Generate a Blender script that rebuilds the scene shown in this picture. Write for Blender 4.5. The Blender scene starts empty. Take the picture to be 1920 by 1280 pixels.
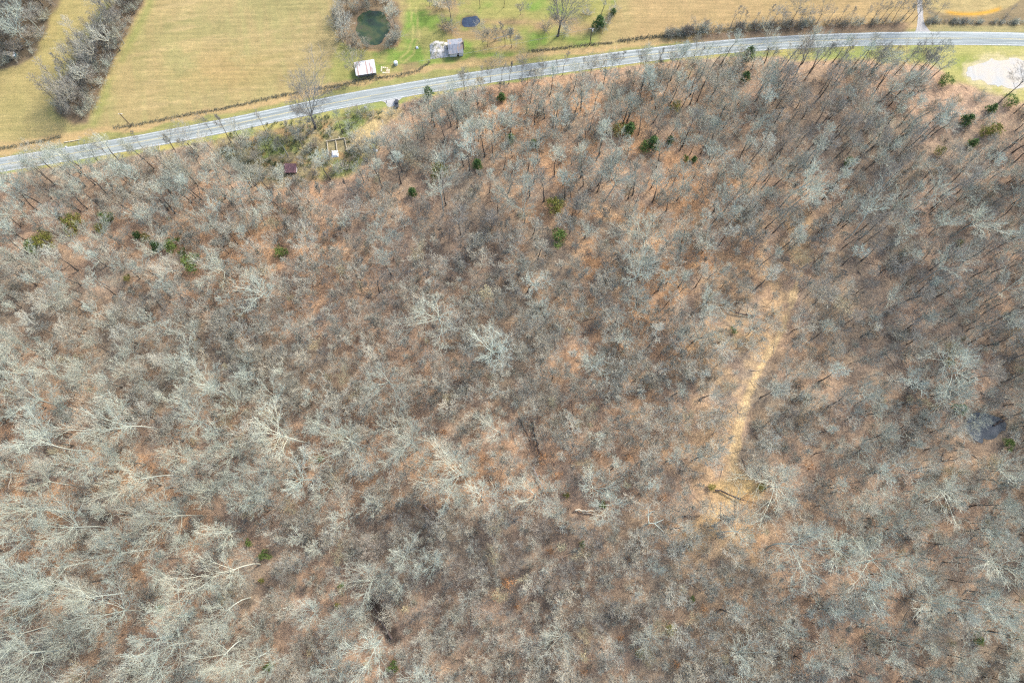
import bpy, math, random
import numpy as np
from mathutils import Vector, Matrix, Euler

SC = bpy.context.scene
COL = SC.collection
# ------------------------------------------------------------------ camera, sky, sun, exposure
H = 230.0                      # flying height
F = 1333.0                     # focal length in photo pixels (1920 wide)
TILT = math.radians(15.1)      # from straight down, towards +Y
cam = bpy.data.cameras.new('Camera')
cam.sensor_width = 36.0
cam.lens = F / 1920 * 36.0
cam.clip_start = 1.0
cam.clip_end = 20000
co = bpy.data.objects.new('Camera', cam)
COL.objects.link(co)
co.location = (0, 0, H)
co.rotation_euler = (TILT, 0, 0)
SC.camera = co

SUN_EL, SUN_AZ = 40.0, 48.0     # azimuth from +Y (away from camera) towards +X
w = bpy.data.worlds.new('World')
SC.world = w
w.use_nodes = True
nt = w.node_tree
nt.nodes.clear()
sky = nt.nodes.new('ShaderNodeTexSky')
sky.sky_type = 'NISHITA'
sky.sun_disc = False
sky.sun_elevation = math.radians(SUN_EL)
sky.sun_rotation = math.radians(SUN_AZ)
sky.air_density = 1.0
sky.dust_density = 2.5
sky.ozone_density = 1.0
bg = nt.nodes.new('ShaderNodeBackground')
bg.inputs[1].default_value = 0.15
wo = nt.nodes.new('ShaderNodeOutputWorld')
nt.links.new(sky.outputs[0], bg.inputs[0])
nt.links.new(bg.outputs[0], wo.inputs[0])

sl = bpy.data.lights.new('Sun', 'SUN')
sl.energy = 1.5
sl.angle = math.radians(12.0)
sl.color = (1.0, 0.975, 0.93)
so = bpy.data.objects.new('Sun', sl)
COL.objects.link(so)
el, az = math.radians(SUN_EL), math.radians(SUN_AZ)
sdir = Vector((math.sin(az) * math.cos(el), math.cos(az) * math.cos(el), math.sin(el)))
so.rotation_euler = sdir.to_track_quat('Z', 'Y').to_euler()
so.location = sdir * 500

SC.view_settings.view_transform = 'Standard'
SC.view_settings.look = 'None'
SC.view_settings.exposure = 1.5
SC.view_settings.gamma = 1.0
SC.cycles.use_denoising = False
SC.cycles.use_adaptive_sampling = False
SC.cycles.pixel_filter_type = 'BLACKMAN_HARRIS'
SC.cycles.filter_width = 1.2
SC.cycles.sample_clamp_direct = 3.0
SC.cycles.sample_clamp_indirect = 1.5
SC.cycles.max_bounces = 4
SC.cycles.diffuse_bounces = 2
SC.cycles.glossy_bounces = 2
SC.cycles.transparent_max_bounces = 4

# ------------------------------------------------------------------ photo pixel <-> world
CT, ST = math.cos(TILT), math.sin(TILT)


def at(px, py, z=0.0):
    """world point at height z seen at photo pixel (px, py)"""
    a, b, c = (px - 960) / F, -(py - 640) / F, -1.0
    dy, dz = b * CT - c * ST, b * ST + c * CT
    t = (z - H) / dz
    return Vector((a * t, dy * t, z))


def to_px(x, y, z=0.0):
    X = np.asarray(x, float)
    Y = np.asarray(y, float)
    Z = np.asarray(z, float) - H
    b = Y * CT + Z * ST
    c = -Y * ST + Z * CT
    d = np.maximum(-c, 5.0)
    return 960 + F * X / d, 640 - F * b / d


# ------------------------------------------------------------------ noise on arrays
def _hash(ix, iy, s):
    h = (ix.astype(np.int64) * 374761393 + iy.astype(np.int64) * 668265263 + s * 2147483647) & 0xFFFFFFFF
    h = ((h ^ (h >> 13)) * 1274126177) & 0xFFFFFFFF
    return ((h ^ (h >> 16)) & 0xFFFFFF) / float(0xFFFFFF)


def vnoise(x, y, s=0):
    x = np.asarray(x, float)
    y = np.asarray(y, float)
    ix, iy = np.floor(x), np.floor(y)
    fx, fy = x - ix, y - iy
    fx = fx * fx * (3 - 2 * fx)
    fy = fy * fy * (3 - 2 * fy)
    a, b = _hash(ix, iy, s), _hash(ix + 1, iy, s)
    c, d = _hash(ix, iy + 1, s), _hash(ix + 1, iy + 1, s)
    return (a * (1 - fx) + b * fx) * (1 - fy) + (c * (1 - fx) + d * fx) * fy


def fbm(x, y, s=0, o=4):
    v, a, t = 0.0, 0.5, 0.0
    for i in range(o):
        v = v + a * vnoise(x * 2 ** i + 17.3 * i, y * 2 ** i - 9.1 * i, s + i)
        t += a
        a *= 0.55
    return v / t


def sstep(a, b, v):
    t = np.clip((v - a) / (b - a), 0, 1)
    return t * t * (3 - 2 * t)


def poly_sd(px, py, poly):
    """signed distance in pixels, positive inside"""
    px = np.asarray(px, float)
    py = np.asarray(py, float)
    d = np.full(px.shape, 1e9)
    ins = np.zeros(px.shape, bool)
    n = len(poly)
    for i in range(n):
        (x0, y0), (x1, y1) = poly[i], poly[(i + 1) % n]
        ex, ey = x1 - x0, y1 - y0
        t = np.clip(((px - x0) * ex + (py - y0) * ey) / (ex * ex + ey * ey + 1e-9), 0, 1)
        d = np.minimum(d, np.hypot(px - x0 - t * ex, py - y0 - t * ey))
        if y0 != y1:
            c = ((y0 > py) != (y1 > py)) & (px < (x1 - x0) * (py - y0) / (y1 - y0) + x0)
            ins ^= c
    return np.where(ins, d, -d)


def line_d(px, py, pts):
    """distance in pixels to a polyline, and the parameter along it (0..1)"""
    px = np.asarray(px, float)
    py = np.asarray(py, float)
    d = np.full(px.shape, 1e9)
    par = np.zeros(px.shape)
    n = len(pts) - 1
    for i in range(n):
        (x0, y0), (x1, y1) = pts[i], pts[i + 1]
        ex, ey = x1 - x0, y1 - y0
        t = np.clip(((px - x0) * ex + (py - y0) * ey) / (ex * ex + ey * ey), 0, 1)
        q = np.hypot(px - x0 - t * ex, py - y0 - t * ey)
        par = np.where(q < d, (i + t) / n, par)
        d = np.minimum(d, q)
    return d, par


# ------------------------------------------------------------------ mesh helpers
def mesh_np(name, V, faces, smooth=False):
    """faces: list of (k x n) int arrays, or lists of index tuples"""
    me = bpy.data.meshes.new(name)
    V = np.asarray(V, np.float32)
    starts, idx, tot = [], [], 0
    for Fa in faces:
        Fa = np.asarray(Fa, np.int32)
        if Fa.size == 0:
            continue
        k, n = Fa.shape
        starts.append(tot + np.arange(k, dtype=np.int32) * n)
        idx.append(Fa.ravel())
        tot += k * n
    me.vertices.add(len(V))
    me.vertices.foreach_set('co', V.ravel())
    idx = np.concatenate(idx)
    starts = np.concatenate(starts)
    me.loops.add(len(idx))
    me.loops.foreach_set('vertex_index', idx)
    me.polygons.add(len(starts))
    me.polygons.foreach_set('loop_start', starts)
    me.update(calc_edges=True)
    if smooth:
        me.polygons.foreach_set('use_smooth', np.ones(len(starts), bool))
    me.validate()
    return me


def fattr(me, name, arr):
    a = me.attributes.new(name, 'FLOAT', 'POINT')
    a.data.foreach_set('value', np.asarray(arr, np.float32))


def tag(o, label=None, cat=None, group=None, kind=None):
    if label:
        o['label'] = label
    if cat:
        o['category'] = cat
    if group:
        o['group'] = group
    if kind:
        o['kind'] = kind
    return o


def link(name, me, mat=None, parent=None):
    o = bpy.data.objects.new(name, me)
    COL.objects.link(o)
    if mat and not me.materials:
        me.materials.append(mat)
    if parent:
        o.parent = parent
    return o


def empty(name, loc, rz=0.0):
    o = bpy.data.objects.new(name, None)
    o.empty_display_size = 0.3
    COL.objects.link(o)
    o.location = loc
    o.rotation_euler = (0, 0, rz)
    return o


class MB:
    """collects boxes, bars and sheets into one mesh"""

    def __init__(s):
        s.v, s.f = [], []

    def hexa(s, p):
        """8 corners: bottom ring 0-3, top ring 4-7 (counter-clockwise from above)"""
        b = len(s.v)
        s.v += [tuple(q) for q in p]
        for f in ((3, 2, 1, 0), (4, 5, 6, 7), (0, 1, 5, 4), (1, 2, 6, 5), (2, 3, 7, 6), (3, 0, 4, 7)):
            s.f.append(tuple(b + i for i in f))

    def box(s, x0, x1, y0, y1, z0, z1):
        s.hexa([(x0, y0, z0), (x1, y0, z0), (x1, y1, z0), (x0, y1, z0), (x0, y0, z1), (x1, y0, z1), (x1, y1, z1), (x0, y1, z1)])

    def bar(s, p, q, r0, r1=None, n=6):
        r1 = r0 if r1 is None else r1
        p, q = Vector(p), Vector(q)
        d = (q - p).normalized()
        u = d.orthogonal().normalized()
        v = d.cross(u)
        b = len(s.v)
        for c, r in ((p, r0), (q, r1)):
            for i in range(n):
                a = 2 * math.pi * i / n
                s.v.append(tuple(c + (u * math.cos(a) + v * math.sin(a)) * r))
        for i in range(n):
            j = (i + 1) % n
            s.f.append((b + i, b + j, b + n + j, b + n + i))
        s.f.append(tuple(b + n - 1 - i for i in range(n)))
        s.f.append(tuple(b + n + i for i in range(n)))

    def poly(s, pts, flip=False):
        b = len(s.v)
        s.v += [tuple(p) for p in pts]
        f = tuple(range(b, b + len(pts)))
        s.f.append(f[::-1] if flip else f)

    def build(s, name, mat, parent=None, bevel=0.0):
        me = bpy.data.meshes.new(name)
        me.from_pydata(s.v, [], s.f)
        me.update()
        o = link(name, me, mat, parent)
        if bevel:
            m = o.modifiers.new('Bevel', 'BEVEL')
            m.width = bevel
            m.segments = 2
            m.limit_method = 'ANGLE'
        return o


# ------------------------------------------------------------------ materials
def new_mat(name, rough=0.9, spec=0.2):
    m = bpy.data.materials.new(name)
    m.use_nodes = True
    t = m.node_tree
    b = t.nodes['Principled BSDF']
    b.inputs['Roughness'].default_value = rough
    b.inputs['Specular IOR Level'].default_value = spec
    return m, t, b


def N(t, kind, **kw):
    n = t.nodes.new(kind)
    for k, v in kw.items():
        setattr(n, k, v)
    return n


def ramp(t, fac, stops, interp='LINEAR'):
    r = N(t, 'ShaderNodeValToRGB')
    r.color_ramp.interpolation = interp
    e = r.color_ramp.elements
    while len(e) < len(stops):
        e.new(0.5)
    for i, (p, c) in enumerate(stops):
        e[i].position = p
        e[i].color = (*c, 1) if len(c) == 3 else c
    t.links.new(fac, r.inputs[0])
    return r.outputs[0]


def noise(t, scale, detail=4, rough=0.6, vec=None, dist=0.0):
    n = N(t, 'ShaderNodeTexNoise')
    n.inputs['Scale'].default_value = scale
    n.inputs['Detail'].default_value = detail
    n.inputs['Roughness'].default_value = rough
    n.inputs['Distortion'].default_value = dist
    if vec is not None:
        t.links.new(vec, n.inputs['Vector'])
    return n.outputs['Fac']


def mixc(t, a, b, fac, mode='MIX'):
    m = N(t, 'ShaderNodeMix', data_type='RGBA', blend_type=mode)
    for s, v in ((m.inputs[0], fac), (m.inputs[6], a), (m.inputs[7], b)):
        if isinstance(v, bpy.types.NodeSocket):
            t.links.new(v, s)
        elif isinstance(v, (tuple, list)):
            s.default_value = (*v, 1) if len(v) == 3 else v
        else:
            s.default_value = v
    return m.outputs[2]


def math_(t, op, a, b=None, c=None):
    m = N(t, 'ShaderNodeMath', operation=op)
    for i, v in enumerate((a, b, c)):
        if v is None:
            continue
        if isinstance(v, bpy.types.NodeSocket):
            t.links.new(v, m.inputs[i])
        else:
            m.inputs[i].default_value = v
    return m.outputs[0]


def geo_pos(t, scale=None):
    g = N(t, 'ShaderNodeNewGeometry')
    if scale is None:
        return g.outputs['Position']
    m = N(t, 'ShaderNodeMapping')
    m.inputs['Scale'].default_value = scale
    t.links.new(g.outputs['Position'], m.inputs['Vector'])
    return m.outputs['Vector']


def obj_pos(t, scale=(1, 1, 1)):
    g = N(t, 'ShaderNodeTexCoord')
    m = N(t, 'ShaderNodeMapping')
    m.inputs['Scale'].default_value = scale
    t.links.new(g.outputs['Object'], m.inputs['Vector'])
    return m.outputs['Vector']


def speckle_mat(name, stops, scale=1.0, detail=5, rough=0.9, spec=0.2, space='obj', stretch=(1, 1, 1)):
    m, t, b = new_mat(name, rough, spec)
    v = obj_pos(t, stretch) if space == 'obj' else geo_pos(t, stretch)
    c = ramp(t, noise(t, scale, detail, 0.65, v), stops)
    t.links.new(c, b.inputs['Base Color'])
    return m


def bark_mat(name, limb, twig, var=0.22):
    """limb colour to twig colour by the mesh's own 'tip' attribute, each tree a little different"""
    m, t, b = new_mat(name, 0.9, 0.15)
    a = N(t, 'ShaderNodeAttribute', attribute_name='tip')
    oi = N(t, 'ShaderNodeObjectInfo')
    c = mixc(t, limb, twig, a.outputs['Fac'])
    warm = mixc(t, c, (1.05, 0.99, 0.90), 1.0, 'MULTIPLY')
    cool = mixc(t, c, (0.97, 1.0, 0.98), 1.0, 'MULTIPLY')
    r2 = math_(t, 'FRACT', math_(t, 'MULTIPLY', oi.outputs['Random'], 7.31))
    c = mixc(t, cool, warm, r2)
    k = math_(t, 'ADD', math_(t, 'MULTIPLY', oi.outputs['Random'], 2 * var), 1 - var)
    n = noise(t, 0.9, 3, 0.6, obj_pos(t))
    k = math_(t, 'MULTIPLY', k, math_(t, 'ADD', math_(t, 'MULTIPLY', n, 0.5), 0.75))
    comb = N(t, 'ShaderNodeCombineColor')
    for i in range(3):
        t.links.new(k, comb.inputs[i])
    c = mixc(t, c, comb.outputs[0], 1.0, 'MULTIPLY')
    t.links.new(c, b.inputs['Base Color'])
    return m


def leaf_mat(name, dark, mid, light, scale=1.2):
    m, t, b = new_mat(name, 0.7, 0.25)
    oi = N(t, 'ShaderNodeObjectInfo')
    a = N(t, 'ShaderNodeAttribute', attribute_name='tip')
    n = noise(t, scale, 4, 0.7, obj_pos(t))
    f = math_(t, 'ADD', math_(t, 'MULTIPLY', n, 0.7), math_(t, 'MULTIPLY', a.outputs['Fac'], 0.35))
    f = math_(t, 'ADD', f, math_(t, 'MULTIPLY', oi.outputs['Random'], 0.2))
    c = ramp(t, f, [(0.3, dark), (0.6, mid), (0.95, light)])
    t.links.new(c, b.inputs['Base Color'])
    return m


# ------------------------------------------------------------------ the lie of the land, in photo pixels
NORTH = [(-400, 365), (-150, 326), (0, 301), (96, 286), (172, 272), (227, 262), (330, 243), (470, 216), (612, 184), (727, 162.5), (893, 135), (1060, 113), (1200, 95),
         (1328, 79.5), (1487, 69), (1641, 63), (1787, 61), (1920, 63), (2080, 67), (2300, 75)]
SOUTH = [(-400, 384), (-150, 343), (0, 317), (96, 303), (184, 290.5), (244, 281), (330, 264.5), (470, 238.5), (600, 208.5), (723, 187), (893, 158), (1060, 133.5), (1193, 115),
         (1387, 94.5), (1495, 88), (1641, 83), (1787, 82), (1920, 85), (2080, 90), (2300, 99)]
NX, NY = np.array(NORTH).T
SX, SY = np.array(SOUTH).T
HEDGE_TL = [(236, -30), (276, -30), (268, 8), (230, 80), (196, 150), (163, 232), (140, 232), (104, 205), (120, 150), (150, 105), (185, 60)]
WOOD_TL = [(-160, -60), (118, -60), (106, 10), (86, 62), (62, 104), (30, 128), (-160, 150)]
POND_RING = [(634, -15), (700, -30), (745, 5), (757, 50), (745, 85), (708, 97), (662, 89), (632, 70), (627, 30)]
POND_BIG = [(672, 28), (686, 21), (706, 20), (722, 30), (733, 48), (728, 68), (714, 80), (698, 87), (682, 83), (670, 70), (667, 48)]
POND_SMALL = [(867, 36), (876, 31), (890, 30), (899, 37), (899, 44), (890, 51), (876, 52), (865, 48)]
POND_WOOD = [(1811, 785), (1812, 812), (1830, 831), (1850, 824), (1875, 810), (1889, 797), (1880, 786), (1862, 777), (1837, 774)]
TURNOUT = [(1806, 140), (1816, 126), (1846, 113.5), (1880, 110), (1935, 113), (1990, 130), (1980, 160), (1920, 163), (1889, 166), (1862, 159), (1836, 151), (1815, 147)]
CLEAR_TR = [(1745, 88), (1800, 84), (1925, 87), (2060, 92), (2060, 200), (1905, 192), (1870, 180), (1812, 163), (1780, 150), (1762, 120)]
SCRUB = [(395, 250), (480, 232), (610, 212), (690, 198), (745, 200), (700, 240), (690, 300), (640, 330), (560, 345), (480, 340), (420, 300)]
YARD = [(640, 75), (720, 85), (762, 40), (765, -30), (1160, -30), (1130, 60), (1110, 90), (900, 125), (780, 150), (690, 165), (600, 178)]
TRAIL = [(1520, 470), (1497, 525), (1482, 575), (1468, 615), (1441, 662), (1413, 715), (1394, 765), (1383, 810), (1376, 852), (1381, 900), (1400, 935), (1412, 985)]
TRACK_GRASS = [(768, -30), (776, 25), (781, 70), (770, 100), (755, 112)]


def north_d(px, py):
    return np.interp(px, NX, NY) - py        # > 0 beyond the road


def south_d(px, py):
    return py - np.interp(px, SX, SY)        # > 0 on the wood's side


# ------------------------------------------------------------------ ground
def lin(a, b, n):
    return np.linspace(a, b, n)


gx = np.concatenate([-np.geomspace(6000, 222, 16), lin(-216, 216, 541), np.geomspace(222, 6000, 16)])
gy = np.concatenate([-np.geomspace(6000, 72, 16), lin(-66, 222, 361), np.geomspace(228, 9000, 18)])
GX, GY = np.meshgrid(gx, gy)
gpx, gpy = to_px(GX.ravel(), GY.ravel())
gX, gY = GX.ravel(), GY.ravel()
wob = (fbm(gX / 7, gY / 7, 11) - 0.5)
wob2 = (fbm(gX / 2.2, gY / 2.2, 12, 3) - 0.5)
nd = north_d(gpx, gpy)
sd = south_d(gpx, gpy)


def lay(base, col, m):
    return base * (1 - m[:, None]) + np.array(col)[None, :] * m[:, None]


n1 = fbm(gX / 26, gY / 26, 1)
n2 = fbm(gX / 9, gY / 9, 5)
n3 = fbm(gX / 3.0, gY / 3.0, 9, 3)
C = np.tile(np.array([0.318, 0.232, 0.178]), (len(gX), 1))
C = lay(C, (0.245, 0.200, 0.160), sstep(0.45, 0.62, n1 + 0.15 * (n2 - 0.5)))
rustc = 1.3 * np.exp(-(((gpx - 1190) / 190) ** 2 + ((gpy - 430) / 200) ** 2)) + 0.75 * np.exp(-(((gpx - 130) / 240) ** 2 + ((gpy - 930) / 170) ** 2)) \
    + 0.6 * np.exp(-(((gpx - 830) / 160) ** 2 + ((gpy - 900) / 70) ** 2)) + 0.5 * np.exp(-(((gpx - 470) / 260) ** 2 + ((gpy - 440) / 130) ** 2)) \
    + 0.5 * np.exp(-(((gpx - 1010) / 200) ** 2 + ((gpy - 215) / 60) ** 2))
C = lay(C, (0.425, 0.250, 0.142), np.clip(0.24 + rustc, 0, 1) * sstep(0.34, 0.58, n2) * 0.9)
C = lay(C, (0.47, 0.32, 0.20), np.clip(rustc, 0, 1) * sstep(0.52, 0.68, n3) * 0.5)
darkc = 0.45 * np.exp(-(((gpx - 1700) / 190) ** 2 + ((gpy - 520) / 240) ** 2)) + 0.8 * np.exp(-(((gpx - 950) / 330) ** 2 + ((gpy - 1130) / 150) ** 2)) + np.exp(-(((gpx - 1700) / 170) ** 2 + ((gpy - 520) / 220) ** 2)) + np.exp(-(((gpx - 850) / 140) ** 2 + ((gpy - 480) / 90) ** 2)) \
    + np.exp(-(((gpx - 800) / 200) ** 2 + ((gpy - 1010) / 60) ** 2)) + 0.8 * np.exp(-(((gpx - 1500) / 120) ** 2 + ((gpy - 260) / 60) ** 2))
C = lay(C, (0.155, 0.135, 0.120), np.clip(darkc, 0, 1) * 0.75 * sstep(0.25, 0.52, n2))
# tan leaf fall about the trail, then the trail itself
td, tp = line_d(gpx, gpy, TRAIL)
tdw = td + wob * 60
C = lay(C, (0.40, 0.285, 0.165), np.exp(-(tdw / 140) ** 2) * 0.62 * sstep(0.3, 0.6, n3 * 0.6 + n2 * 0.4) * np.where(gpx > np.interp(gpy, [p[1] for p in TRAIL], [p[0] for p in TRAIL]), 0.45, 1.0))
C = lay(C, (0.50, 0.37, 0.215), sstep(1.25, 0.6, (td + wob2 * 12 + wob * 8) / np.interp(tp, [0, 0.2, 0.45, 0.75, 0.85, 1], [3, 5, 7, 10, 11, 8])) * np.interp(tp, [0, 0.12, 0.25, 0.5, 0.8, 1], [0.4, 0.75, 0.9, 0.95, 0.9, 0.3]))
uproot_d, _ = line_d(gpx, gpy, [(700, 1130), (722, 1165), (740, 1196)])
C = lay(C, (0.045, 0.038, 0.035), sstep(16, 5, uproot_d + wob2 * 14) * 0.85)  # ground colour much darker along the uprooted tree, ragged at the rim
cl = np.hypot((gpx - 1388) / 46, (gpy - 916) / 30) + wob * 0.9
C = lay(C, (0.50, 0.355, 0.165), sstep(1.25, 0.5, cl + wob2 * 0.5) * 0.92)
spd, spt = line_d(gpx, gpy, [(1385, 900), (1345, 955), (1305, 1000), (1285, 1040)])
C = lay(C, (0.46, 0.32, 0.17), sstep(34, 8, spd + wob * 40 + wob2 * 14) * np.interp(spt, [0, 0.5, 1], [0.8, 0.65, 0.15]))
spd, spt = line_d(gpx, gpy, [(1400, 935), (1418, 985), (1412, 1040)])
C = lay(C, (0.40, 0.245, 0.13), sstep(24, 6, spd + wob * 26) * np.interp(spt, [0, 1], [0.7, 0.3]))
# two wheel ruts of barer soil along the trail
C = lay(C, (0.34, 0.24, 0.14), (np.exp(-((td - 4.5 + wob2 * 3) / 1.6) ** 2)) * 0.55 * sstep(0.35, 0.6, n3) * np.interp(tp, [0, 0.3, 0.8, 1], [0, 0.8, 0.8, 0]))
C = lay(C, (0.12, 0.095, 0.07), sstep(-8, 0, poly_sd(gpx, gpy, POND_WOOD) + wob2 * 12) * 0.8)
# scrub between the road and the wood
scr = sstep(-14, 14, poly_sd(gpx, gpy, SCRUB) + wob * 40)
C = lay(C, (0.21, 0.19, 0.105), scr * 0.85)
C = lay(C, (0.15, 0.20, 0.06), scr * sstep(0.45, 0.62, n2) * 0.8)
C = lay(C, (0.26, 0.16, 0.08), scr * sstep(0.56, 0.7, n3) * 0.6)
C = lay(C, (0.40, 0.31, 0.175), sstep(24, 6, line_d(gpx, gpy, [(735, 205), (712, 225), (690, 245), (668, 262)])[0] + wob2 * 26) * 0.85)
# mown strip on the wood's side of the road
vw = np.interp(gpx, [-200, 240, 480, 620, 716, 760, 900, 1300, 1420, 1500, 1740, 1790, 2100], [10, 12, 12, 20, 16, 10, 6, 7, 14, 26, 34, 60, 60])
ver = sstep(1.15, 0.75, sd / vw + wob * 0.7)
C = lay(C, (0.30, 0.265, 0.105), ver)
C = lay(C, (0.215, 0.235, 0.09), ver * sstep(0.40, 0.58, n2))
ctr = sstep(-6, 8, poly_sd(gpx, gpy, CLEAR_TR) + wob * 22)
C = lay(C, (0.30, 0.275, 0.115), ctr)
C = lay(C, (0.185, 0.215, 0.060), ctr * np.exp(-(((gpx - 1808) / 22) ** 2 + ((gpy - 118) / 16) ** 2)))
C = lay(C, (0.40, 0.35, 0.26), sstep(-7, 1, poly_sd(gpx, gpy, TURNOUT) + wob2 * 8 + wob * 6) * 0.9)
C = lay(C, (0.36, 0.31, 0.19), ctr * np.exp(-((poly_sd(gpx, gpy, TURNOUT) + 6) / 8) ** 2) * sstep(0.35, 0.6, n3))
# beyond the road: hay fields, yard and verge
far = sstep(-2.0, 2.0, nd)
F_ = np.tile(np.array([0.41, 0.335, 0.165]), (len(gX), 1))
streak = fbm((gX * 0.97 + gY * 0.22) / 2.0, (gY * 0.97 - gX * 0.22) / 22.0, 31)
streak2 = fbm((gX * 0.97 + gY * 0.2) / 40.0, (gY - gX * 0.22) / 1.6, 37, 3)
F_ = lay(F_, (0.335, 0.310, 0.140), sstep(0.44, 0.64, 0.6 * fbm(gX / 30, gY / 30, 21) + 0.25 * streak + 0.15 * n2) * 0.9)
F_ = lay(F_, (0.46, 0.365, 0.19), sstep(0.52, 0.72, streak2 * 0.55 + 0.45 * n2) * 0.65)
F_ *= (1 + 0.22 * (streak2 - 0.5) + 0.22 * (streak - 0.5))[:, None]
F_ = lay(F_, (0.46, 0.33, 0.15), np.exp(-(((gpx - 420) / 110) ** 2 + ((gpy - 130) / 45) ** 2)) * 0.6 * sstep(0.35, 0.6, n2))
F_ = lay(F_, (0.42, 0.36, 0.150), sstep(0, 80, -(gpx - (275 - gpy * 0.5))) * 0.6)
yd = sstep(-10, 14, poly_sd(gpx, gpy, YARD) + wob * 40)
F_ = lay(F_, (0.33, 0.335, 0.115), yd * 0.85)
F_ = lay(F_, (0.185, 0.300, 0.065), yd * sstep(0.50, 0.64, n2 * 0.7 + 0.3 * n1) * 0.9)
F_ = lay(F_, (0.36, 0.25, 0.155), yd * sstep(0.56, 0.72, fbm(gX / 12, gY / 7, 44)) * 0.75)
for (cx, cy, rx, ry) in ((1010, 18, 60, 14), (930, 15, 45, 12), (1045, 68, 24, 10), (770, 40, 14, 40), (1000, 62, 30, 12), (835, 8, 20, 14)):
    F_ = lay(F_, (0.165, 0.315, 0.060), np.exp(-(((gpx - cx) / rx) ** 2 + ((gpy - cy) / ry) ** 2)) * 0.75 * sstep(0.3, 0.6, n2))
for (cx, cy, rx, ry) in ((1085, 55, 40, 16), (960, 42, 55, 7), (850, 55, 22, 14), (950, 90, 30, 8)):
    F_ = lay(F_, (0.40, 0.275, 0.165), np.exp(-(((gpx - cx) / rx) ** 2 + ((gpy - cy) / ry) ** 2)) * 0.85)
tg, _ = line_d(gpx, gpy, TRACK_GRASS)
F_ = lay(F_, (0.47, 0.42, 0.17), np.exp(-((tg - 5) / 2.0) ** 2) * 0.7)
# green edge of the field along the hedgerow
hs = poly_sd(gpx, gpy, HEDGE_TL)
F_ = lay(F_, (0.28, 0.32, 0.11), np.exp(-((hs + 12) / 9) ** 2) * np.where(gpx > 150, 0.65, 0.3) * sstep(0.25, 0.6, n2))
F_ = lay(F_, (0.22, 0.165, 0.115), sstep(-5, 5, hs + wob * 14) * 0.95)
F_ = lay(F_, (0.20, 0.16, 0.115), sstep(-5, 5, poly_sd(gpx, gpy, WOOD_TL) + wob * 24) * 0.95)
for pl_ in (POND_SMALL, POND_BIG):
    F_ = lay(F_, (0.17, 0.125, 0.09), sstep(-4, 0, poly_sd(gpx, gpy, pl_) + wob2 * 5) * 0.8)
pr = poly_sd(gpx, gpy, POND_RING)
F_ = lay(F_, (0.24, 0.18, 0.125), sstep(-4, 5, pr + wob * 12) * 0.85)
F_ = lay(F_, (0.47, 0.30, 0.16), np.exp(-((pr - 1) / 2.0) ** 2) * sstep(60, 85, gpy) * 0.7)
# verge and roadside strip
vs = np.interp(gpx, [-200, 100, 240, 480, 690, 900, 1100, 1250, 1400, 1740, 1760, 2100], [34, 32, 24, 24, 24, 24, 18, 12, 18, 18, 14, 14])
q = nd / vs + wob * 0.5
strip = sstep(1.2, 0.9, q)
F_ = lay(F_, (0.50, 0.37, 0.19), strip * 0.9)
F_ = lay(F_, (0.30, 0.315, 0.12), strip * sstep(0.62, 0.40, q + (n2 - 0.5) * 0.9) * 0.9)
F_ = lay(F_, (0.26, 0.19, 0.14), strip * sstep(1270, 1330, gpx) * sstep(1715, 1690, gpx) * 0.9)
F_ = lay(F_, (0.36, 0.33, 0.17), strip * sstep(1735, 1750, gpx) * 0.8)
# ringed rough patch at the top right
rd = np.hypot((gpx - 1815) / 1.75, (gpy + 35.5))
F_ = lay(F_, (0.25, 0.20, 0.13), sstep(64, 68, rd) * sstep(1728, 1745, gpx) * (1 - strip) * 0.8)
F_ = lay(F_, (0.66, 0.36, 0.05), np.exp(-((rd - 62.5) / 3.0) ** 2) * sstep(1765, 1785, gpx) * sstep(1882, 1868, gpx))
F_ = lay(F_, (0.52, 0.42, 0.20), np.exp(-((rd - 55) / 1.6) ** 2) * sstep(1720, 1760, gpx) * 0.5)
F_ = lay(F_, (0.44, 0.315, 0.165), sstep(1150, 1200, gpx) * (1 - strip) * sstep(1745, 1725, gpx) * 0.7)
F_ = F_ * np.array([0.82, 0.775, 0.80])
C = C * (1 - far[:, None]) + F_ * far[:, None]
# worn soil right beside the tarmac
edge = np.minimum(np.abs(nd), np.abs(sd))
C = lay(C, (0.40, 0.33, 0.22), np.exp(-(edge / 2.2) ** 2) * 0.6 * sstep(0.3, 0.6, n3))
C *= (0.88 + 0.24 * n3)[:, None]
C *= np.where((far > 0.5)[:, None], np.array([[0.90, 0.90, 0.83]]), np.array([[1.095, 1.085, 0.97]]))
GZ = np.zeros(len(gX))
nxv, nyv = len(gx), len(gy)
ii = (np.arange(nyv - 1)[:, None] * nxv + np.arange(nxv - 1)[None, :]).ravel()
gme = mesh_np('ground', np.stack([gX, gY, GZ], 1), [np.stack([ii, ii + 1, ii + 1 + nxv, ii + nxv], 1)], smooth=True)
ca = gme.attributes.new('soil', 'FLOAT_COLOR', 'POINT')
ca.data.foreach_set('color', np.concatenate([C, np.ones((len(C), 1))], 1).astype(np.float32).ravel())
fattr(gme, 'wood', (1 - far) * (1 - np.clip(ver + ctr, 0, 1)) * 1.0)

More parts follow.
